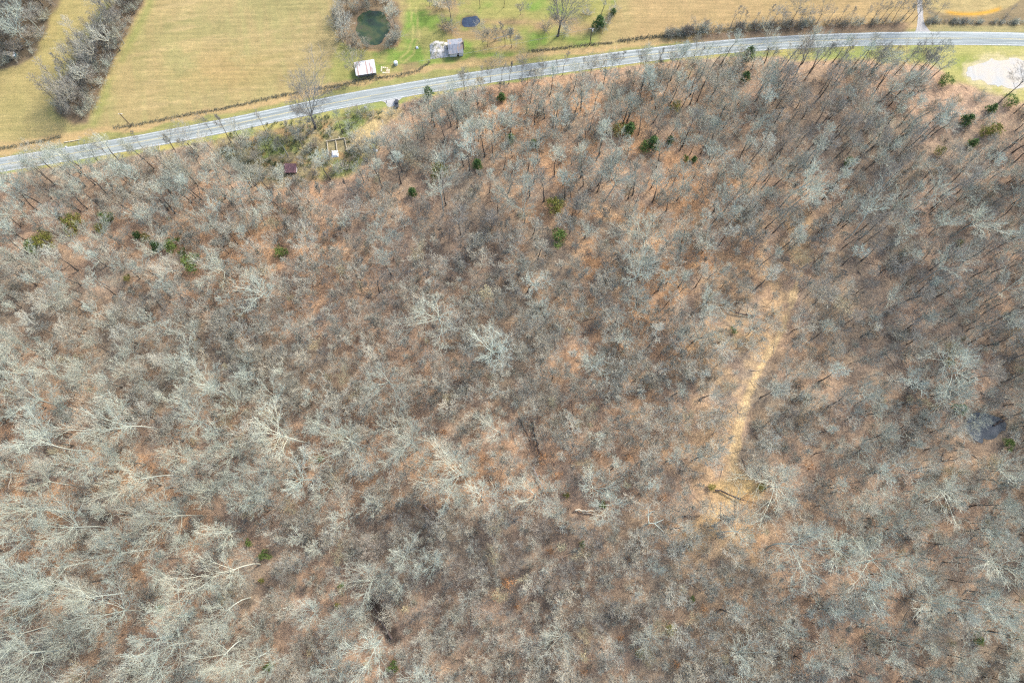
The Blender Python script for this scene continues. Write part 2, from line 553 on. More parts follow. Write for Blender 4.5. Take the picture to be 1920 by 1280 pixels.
gm, t, b = new_mat('ground_cover', 0.95, 0.1)
at_ = N(t, 'ShaderNodeAttribute', attribute_name='soil')
wd = N(t, 'ShaderNodeAttribute', attribute_name='wood')
p = geo_pos(t)
fine = noise(t, 1.9, 6, 0.75, p)
mid = noise(t, 0.55, 5, 0.7, p, 0.4)
lit = ramp(t, fine, [(0.30, (0.48, 0.48, 0.49)), (0.5, (0.98, 0.97, 0.96)), (0.70, (1.65, 1.56, 1.44))])
lit2 = ramp(t, mid, [(0.32, (0.62, 0.62, 0.66)), (0.68, (1.30, 1.26, 1.2))])
gr = ramp(t, fine, [(0.30, (0.74, 0.78, 0.74)), (0.70, (1.25, 1.21, 1.2))])
mpn = N(t, 'ShaderNodeMapping')
mpn.inputs['Rotation'].default_value = (0, 0, math.radians(-12))
mpn.inputs['Scale'].default_value = (0.05, 0.9, 1)
t.links.new(p, mpn.inputs['Vector'])
gr3 = ramp(t, noise(t, 1.0, 4, 0.65, mpn.outputs['Vector']), [(0.3, (0.83, 0.85, 0.85)), (0.7, (1.17, 1.15, 1.12))])
gr2 = ramp(t, mid, [(0.32, (0.86, 0.88, 0.86)), (0.68, (1.12, 1.10, 1.08))])
c1 = mixc(t, mixc(t, at_.outputs['Color'], lit, 1.0, 'MULTIPLY'), lit2, 1.0, 'MULTIPLY')
c2 = mixc(t, mixc(t, mixc(t, at_.outputs['Color'], gr, 1.0, 'MULTIPLY'), gr2, 1.0, 'MULTIPLY'), gr3, 1.0, 'MULTIPLY')
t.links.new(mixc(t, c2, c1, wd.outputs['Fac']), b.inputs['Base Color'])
bp = N(t, 'ShaderNodeBump')
bp.inputs['Strength'].default_value = 0.5
bp.inputs['Distance'].default_value = 0.25
t.links.new(fine, bp.inputs['Height'])
t.links.new(bp.outputs[0], b.inputs['Normal'])
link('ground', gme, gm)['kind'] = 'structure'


# ------------------------------------------------------------------ flat sheets: water, gravel
def sheet(name, poly, z, mat, wobble=0.35, seed=1, step=1.2, smooth=2):
    pts = [at(*p) for p in poly]
    for _ in range(smooth):
        q = []
        for i in range(len(pts)):
            a, c = pts[i], pts[(i + 1) % len(pts)]
            q += [a * 0.75 + c * 0.25, a * 0.25 + c * 0.75]
        pts = q
    out = []
    for i in range(len(pts)):
        a, c = pts[i], pts[(i + 1) % len(pts)]
        k = max(1, int((c - a).length / step))
        out += [a.lerp(c, j / k) for j in range(k)]
    o2 = []
    for v in out:
        o2.append((v.x + (vnoise(v.x / 1.7, v.y / 1.7, seed) - 0.5) * 2 * wobble, v.y + (vnoise(v.x / 1.7, v.y / 1.7, seed + 5) - 0.5) * 2 * wobble, z))
    m = MB()
    m.poly([tuple(map(float, v)) for v in o2])
    o = m.build(name, mat)
    o['kind'] = 'structure'
    return o


def water_mat(name, stops, scale, rough=0.06):
    m, t, b = new_mat(name, rough, 0.22)
    c = ramp(t, noise(t, scale, 4, 0.6, geo_pos(t)), stops)
    t.links.new(c, b.inputs['Base Color'])
    bp = N(t, 'ShaderNodeBump')
    bp.inputs['Strength'].default_value = 0.06
    t.links.new(noise(t, 2.5, 2, 0.5, geo_pos(t)), bp.inputs['Height'])
    t.links.new(bp.outputs[0], b.inputs['Normal'])
    return m


sheet('pond', POND_BIG, 0.03, water_mat('green_pond_water', [(0.35, (0.026, 0.036, 0.028)), (0.48, (0.030, 0.052, 0.028)), (0.58, (0.060, 0.075, 0.034)), (0.70, (0.08, 0.068, 0.048))], 0.16), 0.7)
sheet('pond', POND_SMALL, 0.03, water_mat('blue_pond_water', [(0.3, (0.025, 0.035, 0.055)), (0.7, (0.05, 0.070, 0.105))], 0.5), 0.45)
sheet('pond', POND_WOOD, 0.03, water_mat('dark_pond_water', [(0.3, (0.06, 0.07, 0.078)), (0.7, (0.095, 0.105, 0.11))], 0.3), 0.8)

gravel, t, b = new_mat('pale_gravel', 0.95, 0.1)
p = geo_pos(t)
ctr_ = at(1892, 140)
rr = N(t, 'ShaderNodeVectorMath', operation='DISTANCE')
t.links.new(p, rr.inputs[0])
rr.inputs[1].default_value = (ctr_.x, ctr_.y, 0)
rings = noise(t, 1.0, 3, 0.6, rr.outputs['Value'])
wv = N(t, 'ShaderNodeTexNoise', noise_dimensions='1D')
wv.inputs['Scale'].default_value = 1.1
wv.inputs['Detail'].default_value = 3
t.links.new(rr.outputs['Value'], wv.inputs['W'])
cc = ramp(t, noise(t, 0.12, 3, 0.6, p), [(0.35, (0.385, 0.385, 0.36)), (0.55, (0.45, 0.405, 0.33)), (0.7, (0.385, 0.38, 0.355))])
cc = mixc(t, cc, ramp(t, wv.outputs['Fac'], [(0.3, (0.95, 0.945, 0.94)), (0.7, (1.04, 1.035, 1.03))]), 1.0, 'MULTIPLY')
cc = mixc(t, cc, ramp(t, noise(t, 2.2, 5, 0.7, p), [(0.3, (0.90, 0.90, 0.90)), (0.7, (1.09, 1.085, 1.08))]), 1.0, 'MULTIPLY')
t.links.new(cc, b.inputs['Base Color'])
sheet('gravel_turnout', TURNOUT, 0.02, gravel, 0.9, 3)
lane_g = speckle_mat('lane_gravel', [(0.3, (0.26, 0.24, 0.22)), (0.5, (0.35, 0.325, 0.29)), (0.7, (0.42, 0.40, 0.37))], 1.2, 5, space='geo', stretch=(1.6, 0.25, 1))
sheet('gravel_lane', [(1719.5, -60), (1728, -60), (1729, 5), (1733, 44), (1740, 56), (1753, 62.5), (1712, 62.5), (1718, 54), (1720.5, 43), (1720, 5)], 0.02, lane_g, 0.25, 7, smooth=1)
apron = speckle_mat('concrete_apron', [(0.3, (0.33, 0.32, 0.30)), (0.7, (0.45, 0.44, 0.41))], 1.0, 5, space='geo')
sheet('concrete_apron', [(700, 191), (757, 180), (752, 186), (744, 190), (740.5, 199.5), (726.5, 201), (724, 193), (714, 189.5)], 0.02, apron, 0.12, 9, smooth=1)

# ------------------------------------------------------------------ road with markings
def resample(n=420):
    s = np.linspace(-400, 2300, n)
    ny, sy = np.interp(s, NX, NY), np.interp(s, SX, SY)
    k = np.ones(31) / 31
    pad = lambda a: np.convolve(np.concatenate([np.full(15, a[0]) + (np.arange(-15, 0) * (a[1] - a[0])), a, np.full(15, a[-1]) + (np.arange(1, 16) * (a[-1] - a[-2]))]), k, 'valid')
    ny, sy = pad(ny), pad(sy)
    c = [(at(x, a), at(x, b_)) for x, a, b_ in zip(s, ny, sy)]
    mid_ = [(a + b_) / 2 for a, b_ in c]
    pts = [mid_[0]]
    for m_ in mid_[1:]:
        if (m_ - pts[-1]).length > 1.4:
            pts.append(m_)
    return pts


RC = resample()
ROADW = 5.9


def rib(name, u0, u1, z, mat, dash=None, parent=None, n_across=1):
    """strip along the road's centre line from offset u0 to u1 (metres, + is beyond)"""
    V, Fc, UV = [], [], []
    s = 0.0
    on_prev = False
    for i, pnt in enumerate(RC):
        a, c = RC[max(0, i - 1)], RC[min(len(RC) - 1, i + 1)]
        tdir = (c - a).normalized()
        nrm = Vector((-tdir.y, tdir.x, 0))
        if i:
            s += (pnt - RC[i - 1]).length
        for u in (u0, u1):
            jit = (vnoise(s * 0.5, u, 77) - 0.5) * (0.18 if n_across > 1 else 0.05)
            V.append(tuple(pnt + nrm * (u + float(jit))) [:2] + (z,))
            UV.append((u, s))
        if i and (dash is None or (s % dash[1]) < dash[0]):
            k = 2 * i
            Fc.append((k - 2, k, k + 1, k - 1))
    me = bpy.data.meshes.new(name)
    me.from_pydata(V, [], [f[::-1] for f in Fc])
    me.update()
    uv = me.uv_layers.new(name='UVMap')
    for l in me.loops:
        uv.data[l.index].uv = UV[l.vertex_index]
    o = link(name, me, mat)
    if parent:
        o.parent = parent
    else:
        o['kind'] = 'structure'
    # faces should look up
    if me.polygons[0].normal.z < 0:
        me.flip_normals()
    return o


tar, t, b = new_mat('worn_tarmac', 0.85, 0.12)
uvn = N(t, 'ShaderNodeUVMap')
mp = N(t, 'ShaderNodeMapping')
mp.inputs['Scale'].default_value = (1.35, 0.010, 1)
t.links.new(uvn.outputs[0], mp.inputs['Vector'])
band = noise(t, 1.0, 3, 0.6, mp.outputs['Vector'])
mp2 = N(t, 'ShaderNodeMapping')
mp2.inputs['Scale'].default_value = (1.5, 0.12, 1)
t.links.new(uvn.outputs[0], mp2.inputs['Vector'])
band2 = noise(t, 1.0, 5, 0.7, mp2.outputs['Vector'])
c = ramp(t, band, [(0.32, (0.190, 0.212, 0.200)), (0.5, (0.265, 0.288, 0.272)), (0.66, (0.37, 0.392, 0.372))])
c = mixc(t, c, ramp(t, band2, [(0.3, (0.78, 0.79, 0.8)), (0.7, (1.2, 1.2, 1.19))]), 1.0, 'MULTIPLY')
c = mixc(t, c, ramp(t, noise(t, 3.0, 5, 0.7, geo_pos(t)), [(0.3, (0.85, 0.85, 0.85)), (0.7, (1.13, 1.13, 1.13))]), 1.0, 'MULTIPLY')
t.links.new(c, b.inputs['Base Color'])
road = rib('road', -ROADW / 2, ROADW / 2, 0.03, tar, n_across=2)
wht = speckle_mat('road_white_paint', [(0.35, (0.34, 0.35, 0.34)), (0.55, (0.60, 0.60, 0.58))], 1.5, 4, space='geo')
yel = speckle_mat('road_yellow_paint', [(0.35, (0.36, 0.33, 0.22)), (0.6, (0.58, 0.49, 0.24))], 1.2, 4, space='geo')
rib('road_edge_line', ROADW / 2 - 0.42, ROADW / 2 - 0.24, 0.042, wht)
rib('road_edge_line', -ROADW / 2 + 0.24, -ROADW / 2 + 0.42, 0.042, wht)
rib('road_centre_line', 0.06, 0.18, 0.042, yel)
rib('road_centre_line', -0.18, -0.06, 0.042, yel, dash=(60, 75))


# ------------------------------------------------------------------ bare trees
class Segs:
    def __init__(s):
        s.a = []

    def add(s, p, q, r0, r1, tip):
        s.a.append((*p, *q, r0, r1, tip))

    def mesh(s, name, sides=3):
        A = np.array(s.a)
        P, Q, r0, r1, tip = A[:, 0:3], A[:, 3:6], A[:, 6], A[:, 7], A[:, 8]
        D = Q - P
        L = np.linalg.norm(D, axis=1, keepdims=True) + 1e-9
        D = D / L
        ref = np.where(np.abs(D[:, 2:3]) < 0.9, np.array([[0, 0, 1.0]]), np.array([[1.0, 0, 0]]))
        U = np.cross(D, ref)
        U /= np.linalg.norm(U, axis=1, keepdims=True) + 1e-9
        W = np.cross(D, U)
        n = len(A)
        V = np.zeros((n, 2 * sides, 3))
        for i in range(sides):
            a = 2 * math.pi * i / sides
            o = U * math.cos(a) + W * math.sin(a)
            V[:, i] = P + o * r0[:, None]
            V[:, sides + i] = Q + D * (r1[:, None] * 0.3) + o * r1[:, None]
        base = (np.arange(n) * 2 * sides)[:, None]
        fs = []
        for i in range(sides):
            j = (i + 1) % sides
            fs.append(base + np.array([[i, j, sides + j, sides + i]]))
        me = mesh_np(name, V.reshape(-1, 3), [np.concatenate(fs)], smooth=sides > 3)
        fattr(me, 'tip', np.repeat(tip, 2 * sides))
        return me


def rot_about(v, axis, ang):
    return Matrix.Rotation(ang, 3, axis) @ v


def side_dir(rng, d, ang, azi):
    u = d.orthogonal().normalized()
    u = rot_about(u, d, azi)
    return (d * math.cos(ang) + u * math.sin(ang)).normalized()


def branch(rng, S, p, d, length, r, lev, P, tips=None):
    """a crooked limb and what grows off it; lev counts down to 0 = twiglets"""
    nseg = {3: 6, 2: 4, 1: 2, 0: 1}[lev]
    up = P['up'] * {3: 1.0, 2: 0.8, 1: 0.6, 0: 0.3}[lev]
    rough = P['crook'] * {3: 0.8, 2: 1.0, 1: 1.0, 0: 0.6}[lev]
    pts = [p.copy()]
    dirs = [d.copy()]
    rads = [r]
    rend = max(P['twig_r'], r * (0.30 if lev else 0.6))
    for i in range(nseg):
        d = (d + Vector((rng.gauss(0, rough), rng.gauss(0, rough), rng.gauss(0, rough) + up))).normalized()
        p = p + d * (length / nseg)
        rr_ = r + (rend - r) * (i + 1) / nseg
        S.add(pts[-1], p, rads[-1], rr_, {3: 0.0, 2: 0.12, 1: 0.55, 0: 1.0}[lev])
        pts.append(p)
        dirs.append(d)
        rads.append(rr_)
    if lev == 0:
        return
    n = max(1, int(round(P['n'][lev] * rng.uniform(0.75, 1.25))))
    az0 = rng.uniform(0, 6.28)
    for k in range(n):
        f = P['bare'][lev] + (1 - P['bare'][lev]) * (k + rng.random()) / n
        x = min(f * nseg, nseg - 1e-3)
        i = int(x)
        q = pts[i].lerp(pts[i + 1], x - i)
        dd = dirs[i + 1]
        a = math.radians(rng.uniform(*P['ang'][lev]))
        az = az0 + k * 2.4 + rng.uniform(-0.5, 0.5)
        nd_ = side_dir(rng, dd, a, az)
        if P['flat']:
            nd_ = Vector((nd_.x, nd_.y, nd_.z * 0.8 + 0.05)).normalized()
        l2 = length * P['ratio'][lev] * (1.15 - 0.55 * f) * rng.uniform(0.7, 1.25)
        r2 = max(P['twig_r'], rads[i] * 0.55) if lev > 1 else P['twig_r']
        branch(rng, S, q, nd_, l2, r2, lev - 1, P)


def bare_tree(name, seed, h, cr, fork, nlimb, tr, spread, P, mat, trunk_mat, leader=True):
    """trunk mesh and crown mesh, both with the foot at the origin"""
    rng = random.Random(seed)
    T, S = Segs(), Segs()
    p, d = Vector((0, 0, -0.2)), Vector((rng.uniform(-.06, .06), rng.uniform(-.06, .06), 1)).normalized()
    top = h * (0.86 if leader else min(0.9, fork + 0.14))
    ns = 9
    pts, dirs, rads = [p.copy()], [d.copy()], [tr * 1.35]
    for i in range(ns):
        d = (d + Vector((rng.gauss(0, .05), rng.gauss(0, .05), 0.06))).normalized()
        p = p + d * (top / ns)
        r1 = tr * (1 - 0.86 * ((i + 1) / ns) ** 1.15) if leader else tr * (1 - 0.35 * (i + 1) / ns)
        T.add(pts[-1], p, rads[-1], max(0.05, r1), 0.0)
        pts.append(p)
        dirs.append(d)
        rads.append(max(0.05, r1))
    az0 = rng.uniform(0, 6.28)
    for k in range(nlimb):
        f = fork + (0.98 - fork) * ((k + rng.uniform(0.1, 0.9)) / nlimb) ** 0.9 if leader else 1.0 - 0.30 * rng.random() ** 1.5
        zf = f * h / top if leader else f
        x = min(zf * ns, ns - 1e-3)
        i = int(x)
        q = pts[i].lerp(pts[i + 1], x - i)
        rel = (f - fork) / (1 - fork) if leader else 0.2
        a = math.radians(rng.uniform(*spread)) * (1 - 0.55 * rel)
        az = az0 + k * 2.39996 + rng.uniform(-.35, .35)
        dd = Vector((math.cos(az) * math.sin(a), math.sin(az) * math.sin(a), math.cos(a)))
        if leader:
            ln = cr * (1.25 - 0.55 * rel) * rng.uniform(0.75, 1.2)
        else:
            ln = math.hypot(cr, (h - q.z) * 0.75) * rng.uniform(0.62, 1.15) * (1 + 0.28 * math.cos(az - az0 - 1.0))
        branch(rng, S, q, dd, ln, max(0.055, rads[i + 1] * (0.36 if leader else 0.46)), 3, P)
    tme = T.mesh(name + '_trunk', 6)
    tme.materials.append(trunk_mat)
    cme = S.mesh(name + '_crown', 3)
    cme.materials.append(mat)
    return tme, cme


PALE = bark_mat('pale_bark', (0.54, 0.585, 0.50), (0.435, 0.458, 0.385))
OAKM = bark_mat('dark_oak_bark', (0.26, 0.25, 0.225), (0.24, 0.222, 0.20), 0.1)
GREY = bark_mat('grey_bark', (0.465, 0.505, 0.43), (0.40, 0.422, 0.362), 0.28)
BROWN = bark_mat('brown_bark', (0.50, 0.495, 0.415), (0.40, 0.382, 0.320), 0.32)
DUSK = bark_mat('dusky_bark', (0.36, 0.34, 0.295), (0.275, 0.250, 0.218))
BEIGE = bark_mat('beige_bark', (0.50, 0.45, 0.31), (0.47, 0.41, 0.27))
TRUNK_G = bark_mat('trunk_bark', (0.13, 0.115, 0.10), (0.13, 0.115, 0.10))
TRUNK_P = bark_mat('pale_trunk_bark', (0.40, 0.41, 0.355), (0.40, 0.41, 0.355))

P_SPREAD = dict(up=0.05, crook=0.10, n={3: 8, 2: 5, 1: 4}, bare={3: 0.25, 2: 0.2, 1: 0.15}, ang={3: (16, 42), 2: (18, 42), 1: (16, 45)}, ratio={3: 0.50, 2: 0.52, 1: 0.60}, twig_r=0.020, flat=True)
P_TALL = dict(up=0.09, crook=0.10, n={3: 5, 2: 5, 1: 4}, bare={3: 0.22, 2: 0.2, 1: 0.1}, ang={3: (18, 42), 2: (18, 45), 1: (18, 48)}, ratio={3: 0.54, 2: 0.56, 1: 0.62}, twig_r=0.017, flat=False)
P_FUZZ = dict(up=0.08, crook=0.09, n={3: 5, 2: 5, 1: 4}, bare={3: 0.15, 2: 0.1, 1: 0.1}, ang={3: (18, 42), 2: (18, 48), 1: (18, 50)}, ratio={3: 0.56, 2: 0.58, 1: 0.60}, twig_r=0.019, flat=False)

MESHES = {'spread': [], 'tall': [], 'tallbrown': [], 'small': [], 'dusky': [], 'beige': [], 'shrub': [], 'oak': [], 'slim': [], 'talldusk': []}
SLIMM = bark_mat('edge_tree_bark', (0.30, 0.295, 0.265), (0.31, 0.300, 0.272), 0.25)
for i, (h, cr, fk, nl, tr) in enumerate([(24, 8.0, 0.40, 9, 0.30), (26, 7.4, 0.5, 8, 0.28), (21, 9.0, 0.38, 11, 0.34), (27, 6.8, 0.52, 8, 0.26), (23, 7.5, 0.42, 9, 0.27), (28, 6.2, 0.56, 7, 0.25), (22, 8.2, 0.36, 12, 0.29), (25, 6.6, 0.48, 10, 0.26)]):
    MESHES['spread'].append((*bare_tree('spreading_tree', 100 + i, h, cr, fk, nl, tr, (22, 70), P_SPREAD, PALE, TRUNK_P, leader=False), h, cr))
for q_ in MESHES['spread']:
    c2, t2 = q_[1].copy(), q_[0].copy()
    for m_, k_ in ((c2, OAKM), (t2, TRUNK_G)):
        m_.materials.clear()
        m_.materials.append(k_)
    MESHES['oak'].append((t2, c2, q_[2], q_[3]))
for i, (h, cr, fk, nl, tr) in enumerate([(18, 4.4, 0.50, 10, 0.25), (16, 4.2, 0.47, 9, 0.22), (20, 4.6, 0.55, 10, 0.27), (15, 4.6, 0.44, 9, 0.23), (17, 3.8, 0.52, 9, 0.21)]):
    tm, cm = bare_tree('tall_tree', 200 + i, h, cr, fk, nl, tr, (28, 62), P_TALL, GREY, TRUNK_G, leader=(i % 2 == 0))
    MESHES['tall'].append((tm, cm, h, cr))
    c2 = cm.copy()
    c2.materials.clear()
    c2.materials.append(BROWN)
    MESHES['tallbrown'].append((tm, c2, h, cr))
    if i < 3:
        c3 = cm.copy()
        c3.materials.clear()
        c3.materials.append(DUSK)
        MESHES['talldusk'].append((tm, c3, h, cr))
P_OAK = dict(P_SPREAD, n={3: 9, 2: 6, 1: 5}, twig_r=0.019, up=0.10)
tm, cm = bare_tree('roadside_oak', 777, 24, 9.5, 0.26, 13, 0.5, (12, 62), P_OAK, OAKM, TRUNK_G, leader=False)
MESHES['oak'].append((tm, cm, 24, 9.5))
for i, (h, cr, fk, nl, tr) in enumerate([(17, 2.9, 0.40, 9, 0.17), (15, 2.6, 0.36, 8, 0.15), (18, 3.2, 0.45, 8, 0.18), (16, 3.0, 0.32, 9, 0.16)]):
    tm, cm = bare_tree('slim_tree', 260 + i, h, cr, fk, nl, tr, (18, 50), P_TALL, SLIMM, TRUNK_G, leader=(i % 2 == 0))
    MESHES['slim'].append((tm, cm, h, cr))
for i, (h, cr, fk, nl, tr) in enumerate([(8.5, 2.6, 0.30, 9, 0.11), (7.5, 2.4, 0.3, 8, 0.10), (10, 2.7, 0.35, 9, 0.12), (7.5, 2.8, 0.3, 9, 0.10)]):
    tm, cm = bare_tree('small_tree', 300 + i, h, cr, fk, nl, tr, (25, 65), P_FUZZ, BROWN, TRUNK_G, leader=(i % 2 == 1))
    MESHES['small'].append((tm, cm, h, cr))
    for kk, mm in (('dusky', DUSK), ('beige', BEIGE)):
        if kk == 'beige' and i > 1:
            continue
        c2 = cm.copy()
        c2.materials.clear()
        c2.materials.append(mm)
        MESHES[kk].append((tm, c2, h, cr))


def shrub_mesh(name, seed, h, r, n, mat):
    rng = random.Random(seed)
    S = Segs()
    P = dict(P_FUZZ)
    P['n'] = {3: 4, 2: 5, 1: 4}
    for k in range(n):
        az = k * 2.4 + rng.uniform(-.4, .4)
        a = math.radians(rng.uniform(8, 60))
        q = Vector((math.cos(az), math.sin(az), 0)) * r * 0.15 * rng.random()
        q.z = -0.1
        d = Vector((math.cos(az) * math.sin(a), math.sin(az) * math.sin(a), math.cos(a)))
        branch(rng, S, q, d, h * rng.uniform(0.6, 1.0), 0.04, 2, P)
    me = S.mesh(name, 3)
    me.materials.append(mat)
    return me


for i in range(3):
    MESHES['shrub'].append((None, shrub_mesh('shrub', 400 + i, 3.2 + i * 0.5, 2.0, 14, (BROWN, DUSK, GREY)[i]), 3.2 + i * .5, 2.0))


# ------------------------------------------------------------------ words for the labels
MARKS = [
    ('the white-barked tree standing alone mid-wood', 920, 660), ('the pale fallen log', 1100, 958), ('the dark fallen trunks', 1004, 830), ('the leafy trail clearing', 1388, 916),
    ('the bend of the leafy trail', 1440, 670), ('the upper end of the trail', 1500, 520), ('the woodland pond', 1845, 803), ('the dead forked snag', 1207, 968),
    ('the uprooted dark tree', 715, 1160), ('the old foundation', 632, 276), ('the reddish collapsed shed', 547, 318), ('the tin-roofed shed', 687, 132), ('the grey-roofed house', 855, 93),
    ('the round green pond', 698, 55), ('the small blue pond', 882, 41), ('the gravel turnout', 1860, 138), ('the gravel lane', 1724, 30), ('the dark car', 744, 194),
    ('the roadside cedar', 1404, 100), ('the twin cedars amid bare trees', 1172, 243), ('the dark green bush pair mid-wood', 1048, 418), ('the bright green bush below the cedars', 357, 491),
    ('the yellow-green bush by the wood edge', 72, 455), ('the bright bush in the lower wood', 497, 1040), ('the lowest green bush', 736, 1250), ('the wide green thicket', 1850, 240),
    ('the slim left utility pole', 240, 228), ('the small bright bush left of the trail', 1376, 620), ('the round bush by the road bend', 803, 172), ('the lone olive bush', 1258, 1180),
    ('the far bottom green bush', 1834, 1198), ('the three-bush cluster', 300, 460), ('the tall roadside oak', 578, 205), ('the lower left corner', 0, 1280), ('the left edge of the wood', 0, 760),
    ('the bottom right corner', 1920, 1280), ('the right edge of the wood', 1920, 520), ('the right edge above the pond', 1920, 700), ('the top left corner', 0, 0),
    ('the hedgerow foot', 155, 228), ('the tawny tree', 903, 555), ('the yellow-green bush below the foundation', 824, 320),
    ('the leaning stem at the left edge', 34, 890), ('the small green bush in the pale stand', 300, 1140), ('the middle of the bottom edge', 960, 1280),
]
ORD = ['nearest', 'second nearest', 'third nearest', 'fourth nearest', 'fifth nearest', 'sixth nearest', 'seventh nearest', 'eighth nearest', 'ninth nearest', 'tenth nearest', 'eleventh nearest', 'twelfth nearest']
PENDING = []        # (object, description, px, py)


def describe():
    """turn the pending things into labels that single each one out"""
    groups = {}
    for o, desc, px, py in PENDING:
        best = min((m for m in MARKS if math.hypot(m[1] - px, m[2] - py) > 13), key=lambda m: (m[1] - px) ** 2 + (m[2] - py) ** 2)
        dx, dy = px - best[1], py - best[2]
        d = math.hypot(dx, dy)
        ang = math.degrees(math.atan2(-dy, dx)) % 360
        sec = ['right of', 'up-right of', 'above', 'up-left of', 'left of', 'down-left of', 'below', 'down-right of'][int(((ang + 22.5) % 360) // 45)]
        groups.setdefault((desc, best[0], sec), []).append((d, o))
    for (desc, mk, sec), lst in groups.items():
        lst.sort(key=lambda q: q[0])
        for i, (_, o) in enumerate(lst):
            o['label'] = f"{desc}, {'nearest' if len(lst) == 1 else ORD[min(i, 11)]} {sec} {mk}"


# ------------------------------------------------------------------ individual bare trees
rng = random.Random(5)
TAKEN = []          # (x, y, radius)
NTREE = [0]
PROTO = {}          # (kind, variant) -> (trunk object, crown object)


def plant(kind, x, y, scale, rz, desc, group, name='bare_tree', cat='tree', zs=1.0, var=None, lean=(0, 0), px=None):
    var = rng.randrange(len(MESHES[kind])) if var is None else var
    tm, cm, h, cr = MESHES[kind][var]
    o = empty(name, (x, y, 0), rz)
    o.rotation_euler = (lean[0], lean[1], rz)
    o.scale = (scale, scale, scale * zs)
    tag(o, None, cat, group)
    a = link('trunk', tm, None, o) if tm else None
    b_ = link('crown', cm, None, o)
    PROTO.setdefault((kind, var), (a, b_))
    TAKEN.append((x, y, cr * scale))
    if px is None:
        q = to_px(x, y, h * scale * zs * 0.65)
        px = (float(q[0]), float(q[1]))
    PENDING.append((o, desc, px[0], px[1]))
    NTREE[0] += 1
    return o


DESC = {'talldusk': 'tall dusky bare tree', 'slim': 'slim dark bare tree', 'oak': 'dark spreading bare tree', 'spread': 'large pale bare tree', 'tall': 'tall grey bare tree', 'tallbrown': 'tall brownish bare tree', 'small': 'small brownish bare tree',
        'dusky': 'small dusky bare tree', 'beige': 'small yellowish bare tree'}
GRP = 'bare trees in the winter wood'


def crown_at(kind, px, py, dia, var=None, zs=1.0, rz=None, desc=None, lean=(0, 0)):
    """tree whose crown fills dia pixels round (px, py)"""
    var = rng.randrange(len(MESHES[kind])) if var is None else var
    tm, cm, h, cr = MESHES[kind][var]
    s = 1.0
    for _ in range(3):
        p_ = at(px, py, h * s * zs * 0.66)
        depth = (H - p_.z) * CT + p_.y * ST
        s = dia * depth / F / (2 * cr * 1.05)
        s = max(0.4, min(1.6, s))
    zs = min(zs, 34.0 / (h * s))
    s = min(s, 36.0 / (h * zs))
    p_ = at(px, py, h * s * zs * 0.66)
    return plant(kind, p_.x, p_.y, s, rng.uniform(0, 6.28) if rz is None else rz, desc or DESC[kind], GRP, zs=zs, var=var, px=(px, py), lean=lean)


def foot_at(kind, px, py, hpx_top=None, scale=1.0, var=None, group=GRP, desc=None, zs=1.0, lean=(0, 0)):
    """tree whose foot is at pixel (px, py); hpx_top: pixel row its top reaches"""
    var = (8 if kind == 'oak' else rng.randrange(len(MESHES[kind]))) if var is None else var
    tm, cm, h, cr = MESHES[kind][var]
    p_ = at(px, py)
    s = scale
    if hpx_top is not None:
        for _ in range(12):
            ty = float(to_px(p_.x, p_.y, h * s * zs)[1])
            s *= 1 + 0.5 * ((py - hpx_top) / max(2.0, py - ty) - 1)
    s = max(0.25, min(1.8, s))
    return plant(kind, p_.x, p_.y, s, rng.uniform(0, 6.28), desc or DESC[kind], group, zs=zs, var=var, lean=lean)


